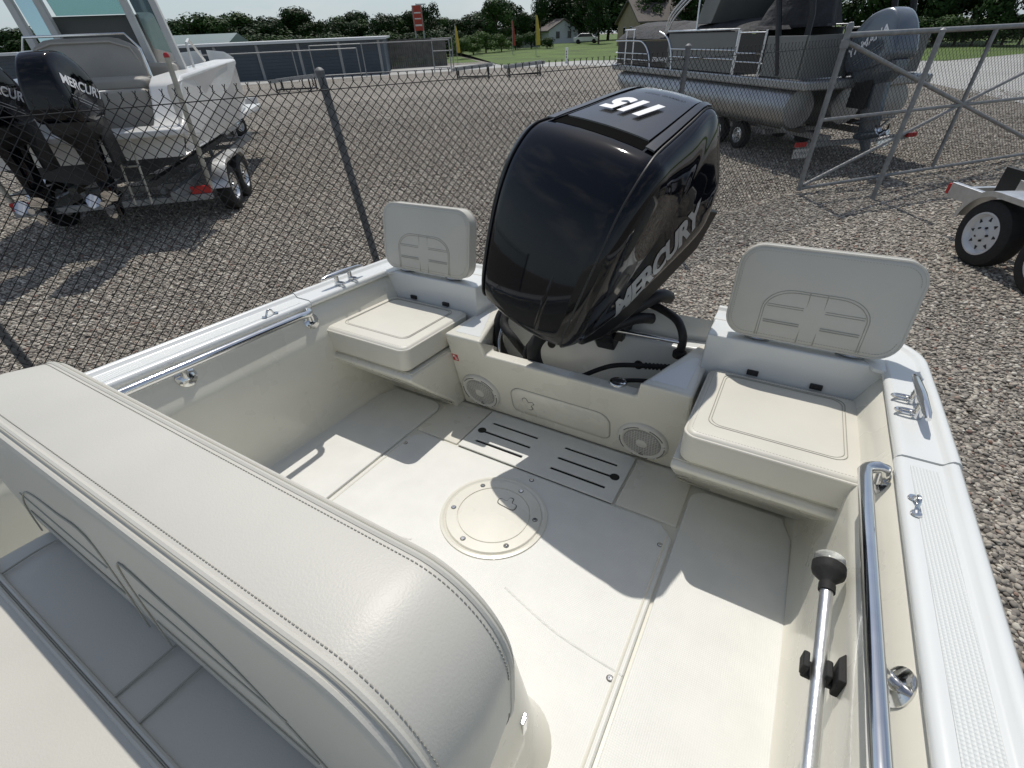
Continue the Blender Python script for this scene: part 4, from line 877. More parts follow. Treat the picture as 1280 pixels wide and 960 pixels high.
# hull
rings = []; ZB = .55
for y, w_, rise, zt_ in ((0, 1.22, .12, 1.80), (1.5, 1.26, .12, 1.86), (3.5, 1.25, .14, 1.94), (5.2, 1.05, .20, 2.0), (6.5, .62, .4, 2.1), (7.3, .06, .8, 2.15)):
    sec = [(w_, zt_), (w_ * .985, zt_ - .06), (w_ * .97, ZB + .50 + rise), (w_ * .91, ZB + .32 + rise), (w_ * .85, ZB + .28 + rise), (w_ * .45, ZB + .12 + rise), (0, ZB + rise)]
    rings.append([Vector((x, y, z)) for x, z in sec] + [Vector((-x, y, z)) for x, z in sec[-2::-1]])
topr = [r_[:4] for r_ in rings]
mb = MB(); mb.loft([[r_[0], r_[1], r_[2], r_[3]] for r_ in rings], close=False); mb.loft([[r_[-1], r_[-2], r_[-3], r_[-4]] for r_ in rings], close=False)
mb.add([(1.20, .0, 1.30), (-1.20, 0, 1.30), (-1.11, -.004, ZB + .43), (1.11, -.004, ZB + .43)], [(0, 1, 2, 3)])
mb.build('topsides', M['hullw'], lb, ang=35)
mb = MB(); mb.loft([r_[3:-3] for r_ in rings], close=False); mb.add([tuple(v_) for v_ in rings[0][3:-3]], [tuple(range(len(rings[0][3:-3])))]); mb.build('bottom', M['hullb'], lb, ang=35)
# cockpit deck and quarters rising from the swim platform
mb = MB(); mb.box((-1.15, .05, 1.02), (1.15, 6.0, 1.08)); mb.build('cockpit_deck', M['hullw'], lb)
def quarter(s, x0, x1):
    mb = MB(); poly = [(-.02, 1.20), (-.02, 1.35), (.10, 1.38), (.22, 1.45), (.36, 1.62), (.50, 1.80), (.70, 1.88), (2.0, 1.93), (4.4, 1.99), (4.4, 1.9), (3.4, 1.60), (.55, 1.15)]
    mb.prism(poly, lambda y, z: (x0 * s, y, z), lambda y, z: (x1 * s, y, z)); mb.build('quarter', M['hullw'], lb, bevel=.04, seg=4)
quarter(1, .83, 1.235); quarter(-1, .83, 1.235)
mb = MB(); mb.prism([(-1.2, -.25), (1.2, -.25), (1.22, -.1), (1.22, .3), (-1.22, .3), (-1.22, -.1)], lambda x, y: (x, y, 1.25), lambda x, y: (x, y, 1.34)); mb.build('swim_platform', M['hullw'], lb, bevel=.03)
mb = MB(); mb.box((-.55, .02, 1.20), (.22, .34, 1.78)); blk = mb.build('transom_box', M['hullw'], lb, bevel=.04)
mb = MB(); mb.lathe([(.045, 0), (.045, .006), (.03, .01), (.028, -.01), (0, -.012)], 20, Matrix.Translation((.08, .18, 1.781))); mb.build('rod_holder', M['blackm'], blk)
# aft bench: base, cushion, backrest
mb = MB(); mb.box((-.66, .55, 1.05), (.76, 1.15, 1.76)); mb.build('bench_base', M['beige'], lb, bevel=.05, seg=4)
mb = pillow(1.42, .5, .14, .10, .05, .02, mtx=Matrix.Translation((.05, .85, 1.74))); mb.build('bench_cushion', M['beige2'], lb, ang=80)
rings = []
for x in np.linspace(-.78, .80, 13):
    e = abs(x) / .8; top = 2.34 - .16 * max(0, e - .5) ** 2 * 4
    rings.append([Vector((x * .85 + .04, y, z)) for y, z in ((1.02, 1.80), (1.0, 1.86), (1.04, top - .1), (1.09, top), (1.16, top), (1.2, top - .08), (1.18, 1.84))])
mb = MB(); mb.loft(rings); bk = mb.build('bench_backrest', M['beige2'], lb, bevel=.02)
mb = MB(); mb.tube([(x, 1.015 + .02, z) for x, z in [(-.57, 1.86), (-.59, 2.05), (-.54, 2.22), (-.3, 2.29), (.4, 2.29), (.62, 2.22), (.68, 2.05), (.67, 1.86)]], .012, 6); mb.build('piping', M['beige'], bk)
mb = MB(); mb.tube([(-.66, 1.0, 1.80), (-.66, 1.02, 2.2), (-.58, 1.05, 2.37), (.62, 1.05, 2.37), (.75, 1.02, 2.2), (.76, 1.0, 1.80)], .016, 8); mb.build('grab_bar', M['steel'], lb)
# console with windscreen, hardtop legs with glass
mb = MB(); mb.prism([(2.1, 1.05), (2.0, 2.0), (2.25, 2.55), (2.9, 2.6), (3.3, 2.0), (3.4, 1.05)], lambda y, z: (-.62, y, z), lambda y, z: (.62, y, z)); mb.build('console', M['beige'], lb, bevel=.06)
mb = MB(); mb.box((-.58, 1.98, 2.05), (.58, 2.05, 2.62), Matrix.Rotation(R(-12), 3, 'X')); mb.build('console_screen', M['mesh_dark'], lb, bevel=.02)
for x in (-.80, -.45, .62, 1.0):
    mb = MB(); xo = x * 1.02; mb.loft([[Vector((x + dx, 1.75 + dy, 1.75)) for dx, dy in ((-.05, -.04), (.05, -.04), (.05, .06), (-.05, .06))], [Vector((x - .12 + dx, 1.9 + dy, 2.7)) for dx, dy in ((-.045, -.04), (.045, -.04), (.045, .06), (-.045, .06))], [Vector((x - .36 + dx, 2.2 + dy, 3.9)) for dx, dy in ((-.045, -.04), (.045, -.04), (.045, .06), (-.045, .06))]]); mb.build('hardtop_leg', M['bronze'], lb, bevel=.01)
mb = MB(); mb.add([(-.45, 1.93, 2.62), (.55, 1.93, 2.62), (.25, 2.24, 3.9), (-.78, 2.24, 3.9)], [(0, 1, 2, 3)]); mb.add([(-.45, 1.945, 2.62), (.55, 1.945, 2.62), (.25, 2.255, 3.9), (-.78, 2.255, 3.9)], [(3, 2, 1, 0)]); mb.build('windscreen', M['glass'], lb)
mb = MB(); mb.add([(.66, 1.86, 2.2), (.98, 1.86, 2.1), (.66, 2.22, 3.9), (.34, 2.22, 3.9)], [(0, 1, 2, 3)]); mb.build('side_glass', M['glass'], lb)
mb = MB(); mb.add([(-.78, 1.86, 2.3), (-.47, 1.86, 2.3), (-.80, 2.22, 3.9), (-1.1, 2.22, 3.9)], [(0, 1, 2, 3)]); mb.build('side_glass', M['glass'], lb)
mb = MB(); mb.prism([(-1.3, 1.2), (1.05, 1.2), (1.0, 4.4), (-1.25, 4.4)], lambda x, y: (x - .1, y, 3.88), lambda x, y: (x - .1, y, 3.97)); mb.build('hardtop', M['hullw'], lb, bevel=.03)
mb = MB(); mb.box((.52, 1.55, 1.62), (.95, 2.0, 2.02)); mb.build('side_seat', M['beige'], lb, bevel=.06)
mb = MB(); mb.tube([(1.05, 2.1, 1.92), (1.04, 2.2, 2.25), (.98, 2.6, 2.3), (1.02, 3.0, 2.0)], .02, 8); mb.build('side_rail', M['hullw'], lb)
for x in (.42, .62):
    mb = MB(); mb.tube([(x, -.26, 1.27), (x - .02, -.42, .50)], .014, 8); mb.build('boarding_ladder_rail', M['pvc'], lb)
mb = MB(); mb.tube([(.42, -.30, .95), (.62, -.30, .95)], .012, 8); mb.build('ladder_rung', M['pvc'], lb)
outboard('outboard_motor', 'black outboard with white lettering hanging from the swim platform, next to the boarding ladder', LF @ Matrix.Translation((.34, -.70, .56)) @ Matrix.Rotation(math.pi, 4, 'Z') @ Matrix.Rotation(R(0), 4, 'X'), 'black', 'MERCURY', 0, None, True)
outboard('outboard_motor', 'black outboard on the console boat, half hidden beyond its lettered twin', LF @ Matrix.Translation((-.42, -.70, .56)) @ Matrix.Rotation(math.pi, 4, 'Z'), 'black', 'MERCURY', 0, None, True)
# trailer
lt = thing('boat_trailer', 'tandem axle boat trailer with silver fenders and tall white guide pole under the console boat', 'trailer', LF)
for s in (-1, 1):
    mb = MB(); mb.box((.78 * s - .04, -.1, .42), (.78 * s + .04, 5.6, .56)); mb.build('side_rail', M['galv'], lt, bevel=.006)
    for k, yy in enumerate((.95, 1.78)):
        wheel(lt, (1.22 * s, yy, .345), (s, 0, 0), .345, .21, .19)
    arch_fender(lt, (1.22 * s, .95, .345), (1.22 * s, 1.78, .345), .42, (s, 0, 0), .26, M['alu'])
    mb = MB(); mb.box((1.12 * s - .13, -.02, .48), (1.12 * s + .13, .03, .58)); mb.build('tail_lamp', M['red'], lt, bevel=.006)
    mb = MB(); mb.tube([(1.24 * s, .06, .5), (1.30 * s, .06, 1.55), (1.33 * s, .06, 2.1)], .032, 12); gpz = mb.build('guide_pole', M['pvc'], lt)
    mb = MB(); mb.lathe([(.034, 0), (.034, .03), (.02, .05), (0, .055)], 12, Matrix.Translation((1.33 * s, .06, 2.09))); mb.build('pole_cap', M['red'], gpz)
    mb = MB(); mb.box((.5 * s - .05, .1, .60), (.5 * s + .05, 4.5, .68)); mb.build('bunk', M['board'], lt)
    for yy in (.3, 1.6, 3.2):
        mb = MB(); mb.box((.5 * s - .03, yy, .45), (.5 * s + .03, yy + .06, .62)); mb.build('bunk_bracket', M['galv'], lt)
for yy in (-.05, .9, 1.75, 3.0, 4.4, 5.5):
    mb = MB(); mb.box((-1.24 if yy in (.9, 1.75) or yy < 0 else -.8, yy, .40), (1.24 if yy in (.9, 1.75) or yy < 0 else .8, yy + .08, .48)); mb.build('cross_member', M['galv'], lt, bevel=.005)
mb = MB(); mb.box((-.05, 5.5, .42), (.05, 7.9, .55)); mb.build('tongue', M['galv'], lt)
mb = MB(); mb.tube([(0, 7.6, .5), (0, 7.6, 0.0)], .035, 10); mb.build('jack', M['galv'], lt)

# small white trailer/cart with red tube behind the console boat
sp0 = gp(296, 172)
ct = thing('work_cart', 'small white work cart with red push bar and fat black tyre beyond the console boat', 'cart', frame((sp0.x - .2, sp0.y + .1), (-.3, .95)))
mb = MB(); mb.box((-.9, -.2, .55), (.32, 1.1, .95)); mb.build('box', M['hullw'], ct, bevel=.03)
mb = MB(); mb.box((-.92, -.24, .86), (.36, -.1, .92)); mb.box((.30, -.24, .40), (.38, -.12, .56)); mb.build('bumper', M['blackm'], ct)
mb = MB(); mb.tube([(-.5, -.15, 1.30), (.20, -.15, 1.32), (.33, -.15, 1.25), (.36, -.15, .95)], .05, 10); mb.build('push_bar', M['red'], ct)
for s in (-1, 1): wheel(ct, (-.28 + .45 * s, .0, .30), (s, 0, 0), .30, .26, .15, 6)

# ================================================================== PONTOON BOAT
pa = gp(985, 163, .58); 
PD = Vector((-.50, .866, 0)).normalized()
PO = (.45, 11.40)
PF = frame(PO, (-.68, .73))
PFS = PF @ Matrix.Diagonal((1, 1.22, 1, 1))
PL = 6.6
pb = thing('pontoon_boat', 'grey pontoon boat with railed bow, charcoal covers and silver tubes on trailer', 'boat', PFS)
for i, x in enumerate((-1.0, 1.0, 0)):
    mb = MB(); r = .33; ys = [(.12, .02), (.14, .30), (.2, .33), (5.3, .33), (5.9, .30), (6.3, .2), (6.55, .06)]
    mb.tube([(x, y, .92 + (.10 if k > 4 else 0) * (k - 4) * .8) for k, (y, rr_) in enumerate(ys)], [b_ for a, b_ in ys], 28); tb = mb.build('pontoon_tube', M['pont'], pb)
    for y in (1.2, 2.4, 3.6, 4.8):
        mb = MB(); mb.tube([(x + .332 * math.cos(R(a)), y, .92 + .332 * math.sin(R(a))) for a in range(0, 360, 12)], .004, 5, True); mb.build('weld_seam', M['pont'], tb)
    mb = MB(); mb.prism([(-.12, 1.21), (.12, 1.21), (.24, 1.05), (-.24, 1.05)], lambda a, z: (x + a, .3, z), lambda a, z: (x + a, 5.6, z)); mb.build('tube_bracket', M['pont'], tb)
mb = MB(); mb.box((-1.27, -.15, 1.22), (1.27, PL, 1.36)); mb.build('deck', M['pont'], pb, bevel=.03)
mb = MB(); mb.prism([(1.1, 1.22), (1.29, 1.25), (1.29, 1.36), (1.1, 1.34)], lambda x, z: (x, -.1, z), lambda x, z: (x, PL - .05, z)); mb.build('deck_edge', M['pont'], pb)
ZD = 1.36
# panel sections along both sides (starboard/right side faces the yard); local +x is starboard
for s in (-1, 1):
    X = 1.22 * s
    mb = MB(); mb.box((min(X, X - .03 * s), .15, ZD + .02), (max(X, X - .03 * s), .95, ZD + .62)); mb.build('side_panel', M['pside'], pb, bevel=.006)
    g_ = bpy.data.objects.new('side_gate', None); col.objects.link(g_); g_.parent = pb
    mb = MB(); mb.box((min(X, X - .03 * s), 1.02, ZD + .04), (max(X, X - .03 * s), 1.62, ZD + .66)); mb.build('gate_panel', M['pdark'], g_)
    for y in (1.0, 1.64): mb = MB(); mb.tube([(X, y, ZD), (X, y, ZD + .72)], .018, 8); mb.build('gate_post', M['alu'], g_)
    for z in (.68, .22, .36): mb = MB(); mb.tube([(X + .012 * s, 1.0, ZD + z), (X + .012 * s, 1.64, ZD + z)], .012, 8); mb.build('gate_rail', M['alu'], g_)
    mb = MB(); mb.box((min(X, X - .03 * s), 1.72, ZD + .02), (max(X, X - .03 * s), 3.95, ZD + .70)); mb.build('side_panel', M['pside'], pb, bevel=.006)
    mb = MB(); mb.box((min(X, X - .02 * s), 3.95, ZD + .02), (max(X, X - .02 * s), PL - .2, ZD + .55)); mb.build('dark_panel', M['pdark'], pb)
    for z in (.25, .40): mb = MB(); mb.tube([(X + .014 * s, 1.70, ZD + z), (X + .014 * s, 3.80, ZD + z)], .013, 8); mb.build('rub_rail', M['alu'], pb)
    mb = MB(); mb.tube([(X, 1.68, ZD), (X, 1.68, ZD + .74), (X, 2.2, ZD + .74), (X, 4.0, ZD + .74)], .02, 8); mb.build('top_rail', M['alu'], pb)
    mb = MB(); mb.tube(cr([(X + .01 * s, 3.70, ZD), (X + .01 * s, 3.78, ZD + .35), (X + .01 * s, 4.0, ZD + .62), (X + .01 * s, 4.35, ZD + .74)], 6), .02, 8); mb.build('curved_rail', M['alu'], pb)
    mb = MB(); mb.tube(cr([(X + .012 * s, 4.62, ZD), (X + .012 * s, 4.75, ZD + .30), (X + .012 * s, 5.05, ZD + .52), (X + .012 * s, 5.45, ZD + .56), (X + .012 * s, PL - .1, ZD + .56)], 6), .02, 8); mb.build('curved_rail', M['alu'], pb)
    for y in (5.55, 5.95): mb = MB(); mb.tube([(X, y, ZD), (X, y, ZD + .80)], .022, 8); mb.build('rail_post', M['alu'], pb)
    mb = MB(); mb.tube([(X, 5.50, ZD + .80), (X, 6.05, ZD + .80)], .02, 8); mb.build('rail_post_cap', M['alu'], pb)
    for z in (.14, .28): mb = MB(); mb.tube([(X + .012 * s, 4.75, ZD + z), (X + .012 * s, PL - .1, ZD + z)], .012, 8); mb.build('bow_rail', M['alu'], pb)
for z in (.02, .28, .56): mb = MB(); mb.tube([(-1.22, PL - .1, ZD + z), (1.22, PL - .1, ZD + z)], .016, 8); mb.build('bow_rail', M['alu'], pb)
mb = MB(); mb.box((-1.2, PL - .2, ZD + .02), (1.2, PL - .18, ZD + .5)); mb.build('dark_panel', M['pdark'], pb)
mb = MB(); mb.box((-1.2, .1, ZD + .02), (1.2, .14, ZD + .62)); mb.build('stern_panel', M['pside'], pb)
# covers over seats and helm, lumpy cloth
def cover(name, x0, x1, y0, y1, z0, z1, nx=10, ny=16, seed=0):
    vs_ = []; fs = []
    for i in range(nx + 1):
        for j in range(ny + 1):
            u, v_ = i / nx, j / ny; e = min(1, 6 * min(u, 1 - u)) * min(1, 7 * min(v_, 1 - v_))
            x = x0 + (x1 - x0) * u; y = y0 + (y1 - y0) * v_
            z = z0 + (z1 - z0) * e ** .5 + .07 * noise.noise(Vector((x * 1.7, y * 1.7, seed))) * e
            vs_.append((x, y, z))
    for i in range(nx):
        for j in range(ny): a = i * (ny + 1) + j; fs.append((a, a + 1, a + ny + 2, a + ny + 1))
    mb = MB(); mb.add(vs_, fs); return mb.build(name, M['cover'], pb)
cover('bow_cover', -1.25, 1.25, 4.0, PL - .05, ZD + .60, ZD + .92, seed=1)
cover('midship_cover', -1.24, 1.24, 1.8, 4.2, ZD + .70, ZD + .88, seed=2)
rings = []
for k, (z, rx, ry) in enumerate(((.72, .60, .62), (.95, .52, .52), (1.25, .42, .40), (1.5, .33, .30), (1.62, .2, .2), (1.65, .02, .02))):
    rings.append([Vector((.55 + (rx * math.cos(a) * (1 + .12 * math.sin(5 * a + k))), 2.2 - .25 * (z - .7) + ry * math.sin(a) * (1 + .1 * math.sin(7 * a)), ZD + z)) for a in np.linspace(0, 2 * math.pi, 24, endpoint=False)])
mb = MB(); mb.loft(rings); mb.build('console_cover', M['cover'], pb, ang=70)
rings = [[Vector((p.x - 1.1, p.y - 1.1, p.z + .05)) for p in r_] for r_ in rings]
mb = MB(); mb.loft(rings); mb.build('seat_cover', M['cover'], pb, ang=70)
# folded canopy tubes
for s in (-1, 1):
    X = 1.2 * s
    for dy, dz in ((0, 0), (.10, .03), (.2, .05)):
        mb = MB(); mb.tube(cr([(X, 4.05 + dy * .5, ZD + .74), (X, 3.7 + dy, ZD + 1.10 + dz), (X * .98, 2.4 + dy, ZD + 1.75 + dz), (X * .95, 1.2, ZD + 2.1 + dz)], 6), .018, 8); mb.build('canopy_tube', M['alu'], pb)
    mb = MB(); mb.tube([(X, 3.0, ZD + .74), (X, 3.05, ZD + 1.45)], .018, 8); mb.build('canopy_strut', M['alu'], pb)
    mb = MB(); mb.tube([(X, .55, ZD + .05), (X, .95, ZD + 1.2), (X, 1.2, ZD + 2.05)], .045, 8); mb.build('canopy_support', M['blackm'], pb)
    mb = MB(); mb.tube([(X - .2 * s, .35, ZD + .05), (X - .2 * s, .38, ZD + .9), (X - .2 * s, .7, ZD + 1.9)], .045, 8); mb.build('canopy_support', M['blackm'], pb)
mb = MB(); mb.prism([(-.3, 0), (.2, .0), (.55, .75), (.1, .85)], lambda a, z: (-1.1, 2.9 - a, ZD + .85 + z), lambda a, z: (1.1, 2.9 - a, ZD + .85 + z)); mb.build('windscreen', M['pside'], pb, bevel=.01)
tm = text_mesh('BERKSHIRE', .13, .001, .2, .002)
mesh_obj('side_lettering', tm, M['white'], pb, Matrix(((0, 0, -1, -1.226), (-1, 0, 0, 4.24), (0, 1, 0, ZD + .17), (0, 0, 0, 1))) )
outboard('outboard_motor', 'blue grey outboard with white lettering on the stern of the pontoon boat', PF @ Matrix.Translation((-.15, -.62, .42)) @ Matrix.Rotation(math.pi, 4, 'Z') @ Matrix.Scale(1.15, 4), 'yam', 'YAMAHA', R(14))
# trailer under the pontoon
pt = thing('boat_trailer', 'low dark boat trailer with red side lamps and licence plate under the pontoon boat', 'trailer', PF)
for s in (-1, 1):
    mb = MB(); mb.box((.55 * s - .04, -.25, .42), (.55 * s + .04, 5.6, .52)); mb.build('side_rail', M['galv'], pt, bevel=.005)
    mb = MB(); mb.box((.75 * s - .05, .2, .52), (.75 * s + .05, 5.4, .60)); mb.build('bunk', M['board'], pt)
    for yy in (1.9, 2.65): wheel(pt, (.62 * s + .17 * s, yy, .26), (s, 0, 0), .26, .18, .14)
    mb = MB(); mb.box((1.16 * s - .10, -.34, .40), (1.16 * s + .10, -.29, .47)); mb.build('tail_lamp', M['red'], pt)
    mb = MB(); mb.tube([(.9 * s, .2, .45), (1.16 * s, .25, .62), (1.24 * s, .3, 1.1)], .022, 8); mb.build('guide', M['galv'], pt)
for yy in (-.28, 1.2, 2.3, 4.0, 5.4):
    L_ = 1.15 if yy < 0 else .75; mb = MB(); mb.box((-L_, yy, .36), (L_, yy + .08, .44)); mb.build('cross_member', M['galv'], pt)
mb = MB(); mb.box((-.05, 5.4, .40), (.05, 8.0, .50)); mb.build('tongue', M['galv'], pt)
pl = bpy.data.objects.new('licence_plate', None); col.objects.link(pl); pl.parent = pt; pl.matrix_local = Matrix(((1, 0, 0, -1.16), (0, 0, -1, -.36), (0, 1, 0, .30), (0, 0, 0, 1)))
mb = MB(); mb.box((-.15, -.075, -.002), (.15, .075, .002)); mb.build('plate', M['sign_w'], pl)
mesh_obj('plate_lettering', text_mesh('IC 9NV', .085, .0005), M['wall'], pl, Matrix.Translation((0, 0, .003)))

# ================================================================== UTILITY TRAILER AT RIGHT
w0 = gp(1216, 330); w0.z = 0
UD = Vector((.455, -.89, 0)).normalized()          # towards the hitch end
UF = frame((w0.x, w0.y), (UD.x, UD.y))             # local y forward, local x to the right of travel
ut = thing('utility_trailer', 'silver tandem trailer with white spoked wheels and treadplate fender in front of the gate', 'trailer', UF)
# visible side is the right of travel? wheels on the near side at x=0, body extends to -x or +x away from the viewer
sd = Vector((-UF[0][0], -UF[1][0])); nearx = 1 if (UF.to_3x3() @ Vector((1, 0, 0))).dot(Vector((-w0.x, -w0.y, 0))) > 0 else -1
rw = .33
for yy in (0, .80):
    for xx, ax in ((0, nearx), (-nearx * 1.75, -nearx)): wheel(ut, (xx, yy, rw), (ax, 0, 0), rw, .21, .20, 8, 'rimw')
arch_fender(ut, (-.0, 0, rw), (-.0, .80, rw), .41, (nearx, 0, 0), .27, M['alu'])
for xx in (-nearx * .24, -nearx * 1.5):
    mb = MB(); mb.box((xx - .03, -1.05, .42), (xx + .03, 3.0, .58)); mb.build('frame_rail', M['alu'], ut, bevel=.005)
mb = MB(); x_ = -nearx * .24; mb.box((x_ - .035, -1.09, .45), (x_ + .035, -1.05, .56)); mb.build('tail_lamp', M['red'], ut, bevel=.004)
mb = MB(); x_ = -nearx * 1.5; mb.box((x_ - .035, -1.09, .45), (x_ + .035, -1.05, .56)); mb.build('tail_lamp', M['red'], ut, bevel=.004)
for yy in (-.95, 0, .8, 2.0, 2.9): mb = MB(); mb.box((min(-nearx * .27, -nearx * 1.47), yy - .03, .44), (max(-nearx * .27, -nearx * 1.47), yy + .03, .54)); mb.build('cross_member', M['alu'], ut)
xb = sorted((-nearx * .34, -nearx * .39)); mb = MB(); mb.box((xb[0], -.62, .50), (xb[1], 2.9, .84)); mb.build('black_bunk_board', M['timber'], ut, bevel=.01)
xb = sorted((-nearx * 1.35, -nearx * 1.40)); mb = MB(); mb.box((xb[0], -.62, .50), (xb[1], 2.9, .84)); mb.build('black_bunk_board', M['timber'], ut, bevel=.01)
x_ = -nearx * .335; mb = MB(); mb.box((min(x_, x_ + nearx * .008), -.36, .50), (max(x_, x_ + nearx * .008), -.20, .76)); mb.build('bracket_plate', M['alu'], ut, bevel=.003)
for yy in (0, .8): mb = MB(); mb.tube([(-nearx * .1, yy, rw), (-nearx * 1.65, yy, rw)], .03, 10); mb.build('axle', M['blackm'], ut)
mb = MB(); mb.box((-nearx * .87 - .05, 3.0, .44), (-nearx * .87 + .05, 4.2, .54)); mb.build('tongue', M['alu'], ut); 
mb = MB(); mb.tube([(-nearx * .87, 3.9, .5), (-nearx * .87, 3.9, 0)], .03, 10); mb.build('jack', M['alu'], ut)

# ================================================================== FAR YARD
# low storage building with roll-up doors
bA = gp(190, 107); bA = Vector((-55, 17.0, 0)); bB = Vector((-32.6, 35.6, 0))
bd = (bB - bA); bl = bd.length; bd.normalize(); bnr = Vector((-bd.y, bd.x, 0))
BF = Matrix(((bd.x, bnr.x, 0, bA.x), (bd.y, bnr.y, 0, bA.y), (0, 0, 1, 0), (0, 0, 0, 1)))
sb = thing('storage_building', 'long low blue grey storage building with roll up doors and white roof edge', 'building', BF)
mb = MB(); mb.box((0, 0, 0), (bl, 9, 2.35)); mb.build('wall', M['wall'], sb)
mb = MB(); mb.prism([(-.35, 2.36), (9.3, 2.5), (9.3, 2.62), (-.35, 2.50)], lambda y, z: (-.3, y, z), lambda y, z: (bl + .3, y, z)); rf = mb.build('roof', M['pale'], sb)
mb = MB(); mb.box((-.3, -.40, 2.33), (bl + .3, -.352, 2.49)); mb.build('fascia', M['pale'], rf)
k = 0; x = .6
while x + 3.0 < bl:
    mb = MB(); mb.box((x, -.04, .05), (x + 2.75, -.003, 2.15)); d_ = mb.build('roll_up_door', M['door'], sb)
    mb = MB(); mb.box((x + 2.83, -.07, 0), (x + 3.03, -.004, 2.30)); mb.build('pier', M['galv'], sb)
    for q_ in range(9): mb = MB(); mb.tube([(x + .02, -.045, .25 + q_ * .22), (x + 2.73, -.045, .25 + q_ * .22)], .012, 5); mb.build('door_slat', M['door'], d_)
    x += 3.15
# board fence / shed continuing right of it
a0 = Vector((-36.0, 42.5, 0)); a1 = Vector((-33.0, 49, 0)); fd = gp(558, 82) - gp(489, 88)
sA = dp(486, 88, 56); sB = dp(562, 82, 58); sA.z = sB.z = 0; sdv = sB - sA; sl_ = sdv.length; sdv.normalize()
SF = Matrix(((sdv.x, -sdv.y, 0, sA.x), (sdv.y, sdv.x, 0, sA.y), (0, 0, 1, 0), (0, 0, 0, 1)))
fw = thing('board_fence', 'dark weathered board fence beyond the end of the storage building', 'fence', SF)
nb = int(sl_ / .22)
for k in range(nb): mb = MB(); mb.box((k * .22, 0, .0), (k * .22 + .2, .03, 2.3 + .05 * math.sin(k * 2.3))); mb.build('board', M['board'], fw)
for z in (.5, 1.8): mb = MB(); mb.box((0, .03, z), (sl_, .08, z + .09)); mb.build('fence_rail', M['board'], fw)
# galvanised pipe fence in front of the building
def pipe_fence(label, pts, h, rails, mid=True):
    O_ = Vector((pts[0].x, pts[0].y, 0)); t = thing('pipe_fence', label, 'fence', Matrix.Translation(O_))
    for p in pts: mb = MB(); q_ = Vector((p.x, p.y, 0)) - O_; mb.tube([q_, q_ + Vector((0, 0, h))], .04, 8); mb.build('post', M['galv'], t)
    for a, b_ in zip(pts[:-1], pts[1:]):
        for z in rails: mb = MB(); qa, qb = Vector((a.x, a.y, z)) - O_, Vector((b_.x, b_.y, z)) - O_; mb.tube([qa, qb], .035, 8); mb.build('fence_rail', M['galv'], t)
def gpd(px, d, z=0): v = dp(px, 200, d); v.z = z; return v
pipe_fence('low pipe rail fence in front of the long storage building', [gpd(x, 44) for x in (262, 330, 400, 472)], 1.9, (1.85,))
pipe_fence('bright pipe fence with corner post at the end of the storage building', [gpd(x, 45) for x in (420, 478, 575)], 2.15, (2.1, .25))
pipe_fence('short pipe gate leaning at the corner by the grass', [gpd(x, 46.5) for x in (556, 578)], 2.3, (2.2, 1.4, .3))
# far green-roofed shed
gA = dp(238, 70, 82)
gs = thing('shed', 'far shed with low pitched green roof behind the storage building', 'shed', Matrix.Translation((gA.x, gA.y, 0)) @ Matrix.Rotation(R(38), 4, 'Z'))
mb = MB(); mb.box((-6, -4, 0), (6, 4, 2.7)); mb.build('wall', M['wall'], gs)
mb = MB(); mb.prism([(-4.4, 2.68), (0, 3.7), (4.4, 2.68), (4.4, 2.6), (-4.4, 2.6)], lambda y, z: (-6.4, y, z), lambda y, z: (6.4, y, z)); mb.build('roof', M['roofg'], gs)
# houses
def house(px, py, d, wdt, dep, hw, hr, rot, wm, rm, label):
    p = dp(px, py, d); z0 = .5
    t = thing('house', label, 'house', Matrix.Translation((p.x, p.y, z0)) @ Matrix.Rotation(R(rot), 4, 'Z'))
    mb = MB(); mb.box((-wdt / 2, -dep / 2, -.6), (wdt / 2, dep / 2, hw)); mb.prism([(-dep / 2, hw), (dep / 2, hw), (0, hw + hr)], lambda y, z: (-wdt / 2, y, z), lambda y, z: (wdt / 2, y, z)); mb.build('wall', M[wm], t, smooth=False)
    mb = MB(); o_ = .45; k_ = hr / (dep / 2); mb.prism([(-dep / 2 - o_, hw - o_ * k_ + .05), (0, hw + hr + .05), (dep / 2 + o_, hw - o_ * k_ + .05), (dep / 2 + o_, hw - o_ * k_ + .22), (0, hw + hr + .24), (-dep / 2 - o_, hw - o_ * k_ + .22)], lambda y, z: (-wdt / 2 - .4, y, z), lambda y, z: (wdt / 2 + .4, y, z)); mb.build('roof', M[rm], t, smooth=False)
    for x in np.arange(-wdt / 2 + 1.5, wdt / 2 - .8, 2.6):
        mb = MB(); mb.box((x - .45, -dep / 2 - .06, .9), (x + .45, -dep / 2 - .004, 2.1)); wn_ = mb.build('window', M['pale'], t)
        mb = MB(); mb.box((x - .38, -dep / 2 - .09, .97), (x + .38, -dep / 2 - .062, 2.03)); mb.build('pane', M['winglass'], wn_)
    for y in (-1.2, 1.2):
        mb = MB(); mb.box((-wdt / 2 - .06, y - .45, .9), (-wdt / 2 - .004, y + .45, 2.1)); wn_ = mb.build('window', M['pale'], t)
        mb = MB(); mb.box((-wdt / 2 - .09, y - .38, .97), (-wdt / 2 - .062, y + .38, 2.03)); mb.build('pane', M['winglass'], wn_)
    return t
house(697, 52, 112, 5.2, 6.0, 2.2, 1.5, 140, 'hwall', 'hroof', 'small pale house with gable end facing the banners')
house(727, 50, 118, 4.5, 5, 2.5, 1.7, 135, 'hwall', 'hroof', 'tiny pale gabled house half hidden by dark trees')
house(822, 45, 85, 9, 8, 2.6, 2.3, 40, 'brick', 'hroof', 'tan house with large brown shingle roof rising behind the pontoon bow')
